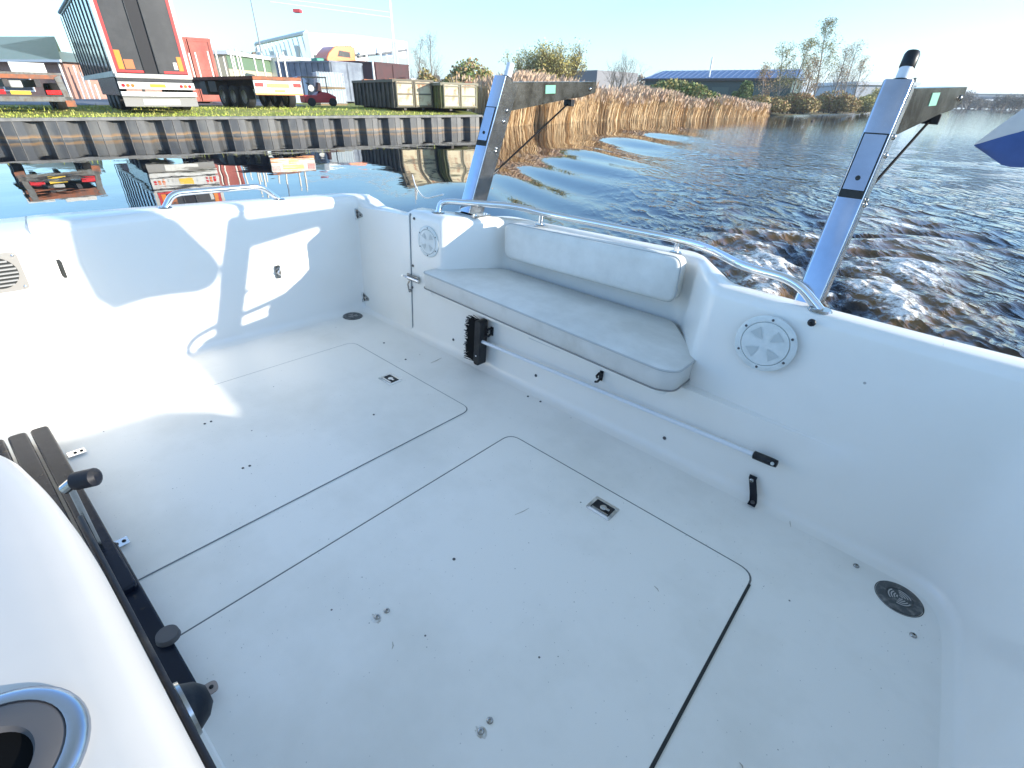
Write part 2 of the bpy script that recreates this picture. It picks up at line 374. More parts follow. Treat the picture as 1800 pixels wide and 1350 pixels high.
m.box(c.x-.02,c.x+.06,TV-.012,TV-.006,c.z-.014,c.z+.014); o=B(m,'barrel_bolt',steelb,gate)
m=MB(); m.tube([(c.x-.03,TV-.020,c.z),(c.x+.07,TV-.020,c.z-.0)],.006,10); m.tube([(c.x-.012,TV-.02,c.z),(c.x-.012,TV-.045,c.z+.012)],.005,8); B(m,'bolt_rod',chrome,o,smooth=50)
m=MB(); m.tube([(c.x-.005,TV-.012,c.z-.018),(c.x-.008,TV-.018,c.z-.035),(c.x-.004,TV-.015,c.z-.062)],.0035,8); m.disc((c.x-.004,TV-.007,c.z-.066),(0,-1,0),.008,.006,12); B(m,'safety_pin',steelb,o,smooth=50)
for px,py in((728,384),(726,467),(725,505),(724,566),(797,597),(942,660),(1168,770)): screw(tp(px,py,TV-.001),(0,-1,0),.006,boat,grey)
screw(tp(1427,567,TV-.001),(0,-1,0),.010,boat,black)
# inspection ports
def port(px,py,r,label):
    c=tp(px,py,TV-.001); m=MB(); m.lathe(c,(0,-1,0),[(r,0),(r,.003),(r*.95,.005),(r*.80,.005),(r*.79,.002)],40); o=B(m,'inspection_port',portm,boat,smooth=35,label=label)
    m=MB(); m.lathe(c,(0,-1,0),[(r*.79,.0015),(r*.77,.0015)],40); B(m,'port_seal',portd,o)
    m=MB(); m.lathe(c,(0,-1,0),[(r*.775,.002),(r*.765,.006),(r*.70,.0065),(r*.3,.0045),(.0001,.0045)],40); l=B(m,'port_lid',portm,o,smooth=35)
    for k in range(4):
        m=MB(); a=R(45+90*k); d=Vector((math.cos(a),0,math.sin(a))); s_=Vector((-math.sin(a),0,math.cos(a)))
        y=Vector((0,-.0072,0)); m.add([c+y+d*r*.18,c+y+d*r*.60+s_*r*.20,c+y+d*r*.60-s_*r*.20],[(0,1,2)]); B(m,'grip_recess',portd,l)
    for k in range(6):
        a=R(30+60*k); screw(c+Vector((math.cos(a)*r*.88,-.005,math.sin(a)*r*.88)),(0,-1,0),r*.045,o,grey)
port(1345,604,.079,'round inspection port on the transom to starboard'); port(753,425,.066,'round inspection port beside the gate')
# engraved plate under the bench, strap, clips
c=tp(957,602,TV-.001); m=MB(); m.box(c.x-.075,c.x+.075,TV-.003,TV-.001,c.z-.009,c.z+.009); o=B(m,'label_plate',mat('plate',(.6,.6,.57),.4),boat)
m=MB()
for k in range(11):
    xx=c.x-.066+k*.0122; m.box(xx,xx+.007,TV-.0036,TV-.003,c.z-.003,c.z+.003)
B(m,'plate_border',mat('plate print',(.42,.42,.40),.5),o)
a=fl(1322,886,.004); b_=pl(1321,843,1,a.y+.012)
m=MB(); ax=a.x; 
xt=pl(1321,846,1,TV-.01).x
pts=[Vector((ax,a.y-.012,.006)),Vector((ax,a.y+.004,.012)),Vector((ax*.7+xt*.3,TV-.022,.035)),Vector((xt,TV-.010,.075)),Vector((xt,TV-.008,.085))]
top=[[p+Vector((-.011,0,0)),p+Vector((.011,0,0)),p+Vector((.011,-.004,.002)),p+Vector((-.011,-.004,.002))] for p in pts]
m.loft(top,True,True,True); o=B(m,'webbing_strap',rubber,boat)
screw((xt,TV-.014,.070),(0,-1,.15),.007,o,steelb,'press_stud'); screw((ax,a.y-.004,.0135),(0,-.7,1),.006,o,grey,'press_stud')
def clip(px,py):
    c=tp(px,py,TV-.002); m=MB(); x,z=c.x,c.z
    m.box(x-.007,x+.007,TV-.006,TV-.001,z-.018,z+.018)
    pts=[(x,TV-.004,z+.010),(x,TV-.022,z+.016),(x,TV-.036,z+.010),(x,TV-.030,z+.002)]; m.tube(pts,.0045,8)
    pts=[(x,TV-.004,z-.010),(x,TV-.022,z-.018),(x,TV-.038,z-.012)]; m.tube(pts,.0045,8)
    B(m,'broom_clip',black,boat,smooth=50)
clip(865,582); clip(1057,660); 
# wall ring on port side, small fittings
LU=-2.165
c=pl(489,478,0,LU+.002); m=MB(); m.extr(roundpoly([Vector((LU,c.y-.012,c.z-.03)),Vector((LU,c.y+.012,c.z-.03)),Vector((LU,c.y+.012,c.z+.03)),Vector((LU,c.y-.012,c.z+.03))],.01,4,True),(.003,0,0)); o=B(m,'lashing_eye',steelb,boat)
m=MB(); m.tube([Vector((LU+.006+.012*math.sin(math.pi*t/8),c.y+.008*math.cos(math.pi*t/8*2),c.z+.018-.036*t/8)) for t in range(9)],.003,8); B(m,'eye_loop',chrome,o,smooth=60)
# vent on forward block
c=pl(-4,482,0,-1.955); m=MB(); s=.055; U0=-1.968
m.extr(roundpoly([Vector((U0,c.y-s,c.z-s)),Vector((U0,c.y+s,c.z-s)),Vector((U0,c.y+s,c.z+s)),Vector((U0,c.y-s,c.z+s))],.014,5,True),(.008,0,0)); o=B(m,'vent_grille',mat('vent plastic',(.30,.28,.25),.5),boat)
m=MB(); m.disc((U0+.0081,c.y,c.z),(1,0,0),s*.8,.001,28); B(m,'vent_opening',gap,o)
m=MB()
for k in range(7):
    zz=c.z-s*.62+k*s*.2; hw=math.sqrt(max(0,(s*.78)**2-(zz-c.z)**2)); m.box(U0+.009,U0+.015,c.y-hw,c.y+hw,zz-.0022,zz+.0022)
B(m,'louvre',mat('louvre grey',(.33,.32,.30),.5),o)
for a in(-1,1):
    for b_ in(-1,1): screw((U0+.008,c.y+a*s*.82,c.z+b_*s*.82),(1,0,0),.004,o)
m=MB(); q=pl(104,472,0,-2.0); m.box(-2.03,-1.995,.232,.240,q.z-.03,q.z+.02); B(m,'edge_gap',gap,boat)
# ---- rails
def sm(pts,n=5,rad=.05): return roundpoly([Vector(p) for p in pts],rad,n)
RR=.0125
k0=(-1.66,1.47,gw(-1.66)); k5=(-.16,1.455,gw(-.16))
r1=tp(775,353,1.49);r2=tp(905,362,1.60);r3=tp(952,374,1.665);r4=tp(1193,421,1.72);r5=tp(1245,436,1.66);r6=tp(1310,470,1.50);r7=tp(1398,492,1.46)
rail=MB(); rail.tube(sm([k0,r1,r2,r3,r4,r5,r6,r7,k5],6,.06),RR,14); ro=B(rail,'stern_rail',steel,boat,smooth=60)
for q in(r3,r4):
    m=MB(); m.tube([(q.x,q.y,gw(q.x)),(q.x,q.y,q.z-.004)],.0095,12); B(m,'rail_post',steel,ro,smooth=60)
    m=MB(); m.disc((q.x,q.y,gw(q.x)),(0,0,1),.022,.004,20,.018); B(m,'rail_foot',steelb,ro,smooth=40)
for q in(k0,k5):
    m=MB(); m.disc(q,(0,0,1),.030,.005,24,.026); B(m,'rail_foot',steelb,ro,smooth=40)
ul=-2.235; a=pl(290,364,0,ul);b_=pl(303,340,0,ul);c=pl(458,327,0,ul);d=pl(490,346,0,ul)
m=MB(); m.tube(sm([(ul,a.y,gw(ul)),(ul,b_.y,b_.z),(ul,c.y,c.z),(ul,d.y,gw(ul))],6,.035),.0115,14); o=B(m,'grab_rail',steel,boat,smooth=60)
for q in(a,d):
    m=MB(); m.disc((ul,q.y,gw(ul)),(0,0,1),.024,.004,20,.02); B(m,'rail_foot',steelb,o,smooth=40)
postm=mat('davit post steel',(.50,.52,.55),.10,1,c2=(.40,.42,.45),scale=5,bump=.03,bscale=10)
armm=mat('arm plate reflection tone',(.26,.255,.235),.22,1,c2=(.12,.115,.10),scale=14,lo=.4,hi=.62,bump=.03,bscale=60)  # dark mottled colour stands in for dark reflections on the polished arms
staym=mat('stay black',(.01,.01,.01),.8,spec=.15)
# ---- stern arms (davits)
def arm(base,top,tip,wdt,dep,label,tipcap,rodend):
    base,top,tip=Vector(base),Vector(top),Vector(tip)
    ax=(top-base).normalized(); side=Vector((1,0,0)); side=(side-ax*side.dot(ax)).normalized(); fr=ax.cross(side)  # fr points aft or fwd
    if fr.y<0: fr=-fr
    def sec(p,w,d): return roundpoly([p-side*w-fr*d,p+side*w-fr*d,p+side*w+fr*d,p-side*w+fr*d],.006,3,True)
    m=MB(); ext=.25 if tipcap else .0
    m.loft([sec(base-ax*ext,wdt,dep),sec(base+(top-base)*.5,wdt,dep),sec(top,wdt*1.0,dep)],True,True,True)
    o=B(m,'davit_post',postm,boat,smooth=35,label=label)
    # polished front, duller cheek plates
    for sg in(-1,1):
        m=MB(); m.extr([base-ax*ext+side*sg*wdt-fr*dep*.85,base-ax*ext+side*sg*wdt+fr*dep*.9,top+side*sg*wdt+fr*dep*.9,top+side*sg*wdt-fr*dep*.85],side*sg*.002); B(m,'cheek_plate',steelb,o)
    # inset cover with dark joint
    q0=base+(top-base)*.50; q1=base+(top-base)*.78
    m=MB(); f=-fr*(dep+.0005); m.extr([q0-side*wdt*.92+f,q0+side*wdt*.92+f,q1+side*wdt*.92+f,q1-side*wdt*.92+f],-fr*.001); B(m,'cover_joint',gap,o)
    m=MB(); f=-fr*(dep+.0015); m.extr([q0+ax*.02-side*wdt*.80+f,q0+ax*.02+side*wdt*.80+f,q1-ax*.004+side*wdt*.80+f,q1-ax*.004-side*wdt*.80+f],-fr*.002); B(m,'cover_plate',postm,o)
    m=MB(); m.disc(q0+ax*.05-fr*(dep+.0035),-fr,.006,.002,14); B(m,'lock_hole',gap,o)
    # horizontal arm: open folded plate, two cheeks and a top skin
    d=(tip-top); L=d.length; dn=d.normalized(); upv=(ax-dn*ax.dot(dn)).normalized()
    st=top-ax*.004
    m=MB()
    for sg in(-1,1):
        sd_=side*sg*wdt*.72
        poly=[st+sd_-ax*.0,st+sd_+d,st+sd_+d-upv*.045-dn*.0,st+sd_+d*.82-upv*.062,st+sd_+d*.60-upv*.070,st+sd_-ax*.118]
        m.extr(poly,side*sg*.006)
    m.extr([st-side*wdt*.72+dn*.02,st+side*wdt*.72+dn*.02,st+side*wdt*.72+d,st-side*wdt*.72+d],-upv*.005)
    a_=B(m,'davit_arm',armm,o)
    for sg in(-1,1):
        g=MB(); p=st+d*.42+side*sg*(wdt*.72+.0065)-upv*.028; g.extr([p-dn*.035-upv*.016,p+dn*.035-upv*.016,p+dn*.035+upv*.016,p-dn*.035+upv*.016],side*sg*.001); B(g,'green_sticker',green,a_)
        for t_,u_ in((.92,.03),): 
            screw(st+d*t_+side*sg*(wdt*.72+.006)-upv*u_,side*sg,.009,a_,steelb,'bolt')
    for t_ in(.52,.72,.80,.5):
        for sg in(-1,1): screw(base+(top-base)*t_+side*sg*(wdt+.002)+fr*dep*.3,side*sg,.008,o,steelb,'bolt')
    # sheave block, stay
    pb=st+d*.72-upv*.085
    m=MB(); m.box(-.022,.022,-.014,.014,-.014,.014,Matrix.Translation(pb)); m.disc(pb-side*.008+dn*.02,side,.013,.016,14); B(m,'sheave_block',black,a_,bevel=.002)
    pe=base+(top-base)*rodend+fr*dep
    m=MB(); m.tube([pb,pb.lerp(pe,.5),pe],.0042,8); B(m,'gas_stay',staym,a_,smooth=60)
    m=MB(); m.tube([pe,pe.lerp(pb,.12)],.0065,8); B(m,'stay_socket',black,a_,smooth=60)
    # upright stub
    m=MB(); r_=.0155; tt=top+ax*.004-fr*.0
    m.tube([tt,tt+ax*.06],r_,18); s_=B(m,'stub_tube',alu,o,smooth=60)
    m=MB(); m.disc(tt,ax,r_*1.5,.008,18); B(m,'stub_collar',black,s_)
    if tipcap:
        m=MB(); m.tube([tt+ax*.038,tt+ax*.040,tt+ax*.070,tt+ax*.076],[r_*1.02,r_*1.12,r_*1.12,r_*.95],18); B(m,'end_cap',black,s_,smooth=50)
    # foot flange
    m=MB(); bz=gw(base.x)
    if tipcap is False:
        c=base; m.box(c.x-.055,c.x+.065,c.y-.04,c.y+.06,bz,bz+.007); f=B(m,'foot_flange',steelb,o,bevel=.001)
        for dx in(-.04,.05):
            for dy in(-.02,.045): screw((c.x+dx,c.y+dy,bz+.007),(0,0,1),.007,f)
    return o
bL=Vector((-1.560,1.565,gw(-1.56)))
tL=pl(890,142,1,1.755); iL=pl(1040,142,1,2.36)
arm(bL,tL,iL,.031,.045,'port davit post of polished steel',False,.30)
bR=pl(1420,535,1,1.60); tR=pl(1580,152,1,1.765); iR=pl(1682,150,1,2.30)
arm(bR,tR,iR,.031,.045,'starboard davit post of polished steel',True,.47)
# ---- bench cushion
CW=.36
ck=[fl(744,479,CW),fl(800,466,CW),fl(885,468,CW),fl(1172,556,CW),fl(1229,630,CW),fl(1222,652,CW),fl(1180,662,CW)]
ck[0]=Vector((-1.575,1.325,CW)); 
plan=[Vector((p.x,p.y)) for p in ck]
plan=[Vector((-1.60,1.325)),Vector((-1.60,1.42)),Vector((-1.42,1.655)),Vector((-.615,1.685)),Vector((-.425,1.44)),Vector((-.425,1.315)),Vector((-.47,1.285)),Vector((-.56,1.287))]
plan3=roundpoly([Vector((p.x,p.y,0)) for p in plan],[.03,.04,.04,.03,.025,.025,.02,.02],5,True)
cen=Vector((-1.02,1.47,0))
def cr(k,w):
    out=[]
    n=len(plan3)
    for i,p in enumerate(plan3):
        a=plan3[i-1];b=plan3[(i+1)%n]; t=(b-a).normalized(); out.append(Vector((p.x,p.y,w))+Vector((-t.y,t.x,0))*k)
    return out
sgn=1 if ((cr(.01,0)[0]-cen).length>(cr(0,0)[0]-cen).length) else -1
CT=bempty('seat_cushion',(-1.0,1.45,.275),'long grey-white vinyl bench cushion with stained front edge, resting on the stern seat','cushion')
at=(-1.0,1.45,.275)
dip=lambda P,k:[Vector((p.x,p.y,p.z)) for p in P]
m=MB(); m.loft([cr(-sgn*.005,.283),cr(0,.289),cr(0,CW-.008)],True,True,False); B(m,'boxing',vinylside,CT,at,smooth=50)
top=[cr(0,CW-.0075),cr(-sgn*.001,CW-.003),cr(-sgn*.005,CW-.0005)]
inner=[]
for k,w in((.12,.002),(.45,.006),(.85,.007)):
    inner.append([Vector((p.x+(cen.x+ (p.x-cen.x)*.35-p.x)*k, p.y+(cen.y-p.y)*k, CW+w)) for p in cr(-sgn*.009,0)])
m=MB(); m.loft(top+inner,True,False,True); B(m,'top_panel',vinyl,CT,at,smooth=60)
m=MB(); P=cr(sgn*.0012,CW-.006); m.tube(P+[P[0]],.0032,8,False); B(m,'piping',piping,CT,at,smooth=60)
m=MB(); P=cr(sgn*.001,.288); m.tube(P+[P[0]],.0028,8,False); B(m,'lower_piping',mat('worn piping',(.24,.23,.21),.7),CT,at,smooth=60)
# seat board under cushion
m=MB(); P=cr(-sgn*.03,.258); m.loft([P,cr(-sgn*.03,.2825)],True,True,True); B(m,'bench_board',gel,boat)
# ---- backrest
v_=1.665
c0=pl(886,392,1,1.60);c1=pl(1197,455,1,1.615);c2=pl(1182,534,1,1.615);c3=pl(886,452,1,1.60)
at=(-.95,1.64,.40)
BT=bempty('back_cushion',at,'grey-white vinyl back cushion standing against the stern seat recess','cushion')
q=[c0,c1,c2,c3]
front=roundpoly([c0,c1,c2,c3],.035,5,True); cc=(c0+c1+c2+c3)/4
def scl(P,k,dv): return [Vector((cc.x+(p.x-cc.x)*k,p.y+dv,cc.z+(p.z-cc.z)*(k if k>.9 else k))) for p in P]
m=MB(); m.loft([scl(front,.985,.062),scl(front,1.,.058),scl(front,1.,.010),scl(front,.994,.003),scl(front,.975,-.002),scl(front,.85,-.007),scl(front,.5,-.009)],True,True,True); B(m,'pad',vinyl,BT,at,smooth=60)
P=scl(front,1.002,.010); m=MB(); m.tube(P+[P[0]],.0028,8,False); B(m,'piping',piping,BT,at,smooth=60)
# ---- deck broom
bt=tp(846,553,1.352); bb=tp(838,630,1.352); bx=(bt.x+bb.x)/2+.003
at=(bx,1.36,.12)
BRM=bempty('deck_broom',at,'deck broom with black bristles and white pole clipped under the bench','broom')
ztop,zb=.235,.035
m=MB(); m.extr(roundpoly([Vector((bx-.014,1.335,zb)),Vector((bx+.018,1.335,zb)),Vector((bx+.018,1.335,ztop)),Vector((bx-.014,1.335,ztop))],.012,4,True),(0,.045,0)); B(m,'broom_head',black,BRM,at,bevel=.002)
m=MB(); random.seed(4)
n_=0
for i in range(22):
    for j in range(3):
        z=zb+.012+i*(ztop-zb-.024)/21; y=1.342+j*.014
        for k in range(8):
            e=Vector((bx-.066+random.uniform(-.010,.006),y+random.uniform(-.009,.009),z+random.uniform(-.008,.008)))
            s0=Vector((bx-.013,y+random.uniform(-.002,.002),z+random.uniform(-.002,.002)))
            m.tube([s0,e],[.0016,.0013],3,False)
B(m,'bristles',staym,BRM,at)
p0=tp(848,595,1.375); p1=tp(1332,802,1.372)
p0=Vector((bx+.012,1.352,p0.z)); m=MB(); m.tube([p0,p0.lerp(p1,.5),p1],.0075,12); B(m,'pole',alu,BRM,at,smooth=60)
p2=tp(1366,816,1.372); d=(p2-p1)
m=MB(); m.tube([p1-d*.25,p1-d*.2,p1+d*.75,p2,p2+d*.03],[.009,.0125,.0125,.011,.006],14); gpo=B(m,'grip',black,BRM,at,smooth=50)
m=MB(); m.disc(p1.lerp(p2,.80)+Vector((0,-.0115,.003)),(0,-1,.3),.005,.003,12); B(m,'hang_hole',portd,BRM,at)
m=MB(); m.box(bx-.003,bx+.003,1.3335,1.335,.075,.080); B(m,'maker_mark',alu,BRM,at)
# ---- canvas: rolled cockpit awning hung by its tip at starboard quarter
def cpt(px,py,v): return pl(px,py,1,v)
CV=1.74
tipc=cpt(1714,252,CV)
at=tuple(tipc)
CN=bempty('rolled_awning',at,'cream canvas awning with blue underside, its corner hanging in from the right','awning')
secs=[]
import itertools
upk=[(tipc.x,1.004),(.010,1.045),(.038,1.083),(.09,1.15),(.2,1.27),(.4,1.40),(.6,1.50),(.85,1.56)]
lok=[(tipc.x,.999),(.012,.984),(.056,.961),(.10,.964),(.2,.985),(.4,1.055),(.6,1.12),(.85,1.18)]
def ip(K_,x):
    for (a_,b_),(c_,d_) in zip(K_,K_[1:]):
        if x<=c_: return b_+(d_-b_)*(x-a_)/(c_-a_)
    return K_[-1][1]
N=34; ringsW=[];ringsB=[]
for i in range(N):
    t=i/(N-1); x=tipc.x+(.85-tipc.x)*t**1.5
    up_=ip(upk,x); lo_=ip(lok,x); th=.01+.12*min(1,t*2); mid=lo_+(up_-lo_)*(.42+.1*math.sin(t*9)); yy=CV; wob=.006*math.sin(t*37)*min(1,t*4)
    ringsW.append([Vector((x,yy-th*.5,mid)),Vector((x,yy-th*.42,(mid*.4+up_*.6)+wob)),Vector((x,yy,up_)),Vector((x,yy+th*.5,(mid+up_)/2)),Vector((x,yy+th*.5,mid))])
    ringsB.append([Vector((x,yy+th*.48,mid+.001)),Vector((x,yy+th*.3,lo_*.8+mid*.2)),Vector((x,yy,lo_)),Vector((x,yy-th*.34+wob,lo_*.7+mid*.3)),Vector((x,yy-th*.49,mid+.001))])
m=MB(); m.loft(ringsW); m.v+=[]; B(m,'canvas_top',canvasw,CN,at,smooth=60)
m=MB(); m.loft(ringsB); B(m,'canvas_underside',canvasb,CN,at,smooth=60)
# ---- mooring line beyond the rail
at=tuple(k0)
RP=bempty('mooring_line',at,'thin white line trailing overboard from the port end of the stern rail','rope')
a=Vector((k0[0]+.01,k0[1]+.02,k0[2]+.075)); 
rp=[a,pl(745,350,1,1.62),pl(731,330,1,1.72),pl(725,308,1,1.9)]
m=MB(); m.tube(sm(rp,6,.12),.0035,6); B(m,'strand',rope,RP,at,smooth=60)
# ---- forward bulkhead head moulding, near camera
at=(-.5,-.15,0)
WB=.60
bk=[Vector((-.78,-.60)),Vector((-.78,-.025)),Vector((-.60,.003)),Vector((-.02,.004)),Vector((.40,.004)),Vector((.40,-.6))]
bp=roundpoly([Vector((p.x,p.y,0)) for p in bk],[.0,.05,.12,.0,.0,0],8,True)
bc=Vector((-.3,-.3,0))
def bo(k,w):
    out=[];n=len(bp)
    for i,p in enumerate(bp):
        a=bp[i-1];b=bp[(i+1)%n];t=(b-a).normalized(); out.append(Vector((p.x,p.y,w))+Vector((t.y,-t.x,0))*k)
    return out
sg=1 if (bo(.01,0)[3]-bc).length<(bo(0,0)[3]-bc).length else -1
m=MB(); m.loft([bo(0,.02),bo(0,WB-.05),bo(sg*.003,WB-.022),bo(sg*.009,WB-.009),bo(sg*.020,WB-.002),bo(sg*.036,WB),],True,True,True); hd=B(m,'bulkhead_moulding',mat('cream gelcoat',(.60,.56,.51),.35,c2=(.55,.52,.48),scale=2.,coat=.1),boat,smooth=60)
ctr=fl(-45,1375,WB); ro2=(fl(142,1345,WB)-ctr).length
m=MB(); m.lathe((ctr.x,ctr.y,WB),(0,0,1),[(ro2,0),(ro2*.985,.004),(ro2*.90,.007),(ro2*.80,.006),(ro2*.78,.002)],48); cup=B(m,'cup_holder_rim',mat('dull rim steel',(.42,.45,.50),.22,1),hd,smooth=50)
m=MB(); m.lathe((ctr.x,ctr.y,WB),(0,0,1),[(ro2*.79,.0045),(ro2*.75,.006),(ro2*.52,.005),(ro2*.48,.0005)],48); B(m,'rubber_liner',grey,cup,smooth=50)
m=MB(); m.lathe((ctr.x,ctr.y,WB),(0,0,1),[(ro2*.49,.001),(.0001,.0007)],40); B(m,'cup_well_shade',mat('painted well shade',(.003,.003,.003),.9,spec=.1),cup)  # flat black disc, the shade of a deep hole put into its colour
# rubber edge seal between the moulding and the threshold
m=MB(); m.box(-.70,.3,.0045,.0105,WB-.16,WB-.10); 
B(m,'edge_seal',rubber,boat,bevel=.003)
# threshold trim on the sole
m=MB(); m.box(-1.95,.3,-.02,.030,.0,.018); B(m,'threshold',gel,boat,bevel=.004)
m=MB(); m.box(-1.86,-1.21,.0305,.0385,.004,.014); B(m,'threshold_channel',mat('channel',(.22,.19,.14),.6),boat)
m=MB(); a=fl(190,958,.045); b_=fl(352,1236,.045)
P=roundpoly([Vector((a.x,.012,.02)),Vector((b_.x,.012,.02)),Vector((b_.x,.050,.02)),Vector((a.x,.050,.02))],.012,4,True); m.extr(P,(0,0,.030)); br2=B(m,'grab_bar',teak,boat,bevel=.004)
screw((a.x+.03,.033,.050),(0,0,1),.006,br2,brass)
# folded slatted step: three black planks
a=fl(75,752,.06)
at=(a.x,0,0)
ST=bempty('slatted_step',at,'black slatted step of three rounded planks behind the white moulding','step')
for k,(v0,v1) in enumerate(((-.052,-.010),(-.101,-.059),(-.150,-.108))):
    m=MB(); P=roundpoly([Vector((-1.80-.0*k,v0+.055,.03)),Vector((-1.00,v0+.055,.03)),Vector((-1.00,v1+.055,.03)),Vector((-1.80,v1+.055,.03))],.013,4,True); m.extr(P,(0,0,.035)); o=B(m,'plank',teak,ST,at,bevel=.005)
    if k==0: screw((-1.77,v1+.035,.065),(0,0,1),.007,o,steelb)
# steel post behind the step
m=MB(); a=fl(0,735,.1); b_=fl(22,775,.07); m.tube([(-2.02,-.085,.75),(-1.86,-.085,.06)],.016,12); B(m,'step_post',steelb,ST,at,smooth=60)
# hinges on hatch 1
for px,py in((128,798),(200,960)):
    c=fl(px,py,.008); m=MB(); m.box(c.x-.014,c.x+.014,c.y-.012,c.y+.03,.0075,.0095); o=B(m,'hatch_hinge',steel,h1)
    for dy in(.006,.021): screw((c.x,c.y+dy,.0095),(0,0,1),.0045,o,black)
# rubber door stop, disc knob, tab, cone buffer
c=pl(150,842,1,.045); m=MB(); d=Vector((.030,.032,.012)); m.tube([c-d*.55,c-d*.45,c+d*.45,c+d*.6],[.014,.019,.019,.010],4 if False else 16); o=B(m,'rubber_door_stop',rubber,boat,smooth=35); 
m=MB(); m.tube([c-d*.8-Vector((0,.01,.012)),c-d*.5],[.011,.012],12); m.tube([Vector((c.x-.02,.02,.015)),c-d*.8],[.006,.006],8); B(m,'stop_stem',steelb,o)
c=fl(293,1113,.065); m=MB(); m.disc((c.x,c.y,.052),(0,0,1),.021,.012,24,.019); B(m,'disc_knob',grey,br2,smooth=40)
a=fl(352,1222,.02); b_=fl(383,1203,.02); dd=(b_-a)
m=MB(); n=Vector((-dd.y,dd.x,0)).normalized()*.012; P=roundpoly([a-n-dd*.5,b_-n,b_+n,a+n-dd*.5],.011,5,True); m.extr(P,(0,0,.004)); o=B(m,'hasp_tab',mat('bronze tab',(.34,.28,.25),.4,.6),boat)
screw(a.lerp(b_,.65)+Vector((0,0,.004)),(0,0,1),.004,o,black)
c=fl(300,1266,.36); c.y=.0045
m=MB(); m.lathe(c,(0,1,0),[(.036,0),(.036,.004),(.030,.005),(.030,.008),(.034,.009),(.033,.013)],28); o=B(m,'buffer_ring',steelb,boat,smooth=40)
m=MB(); m.lathe(c,(0,1,0),[(.030,.012),(.022,.026),(.011,.034),(.0001,.034)],28); B(m,'rubber_cone',rubber,o,smooth=40)
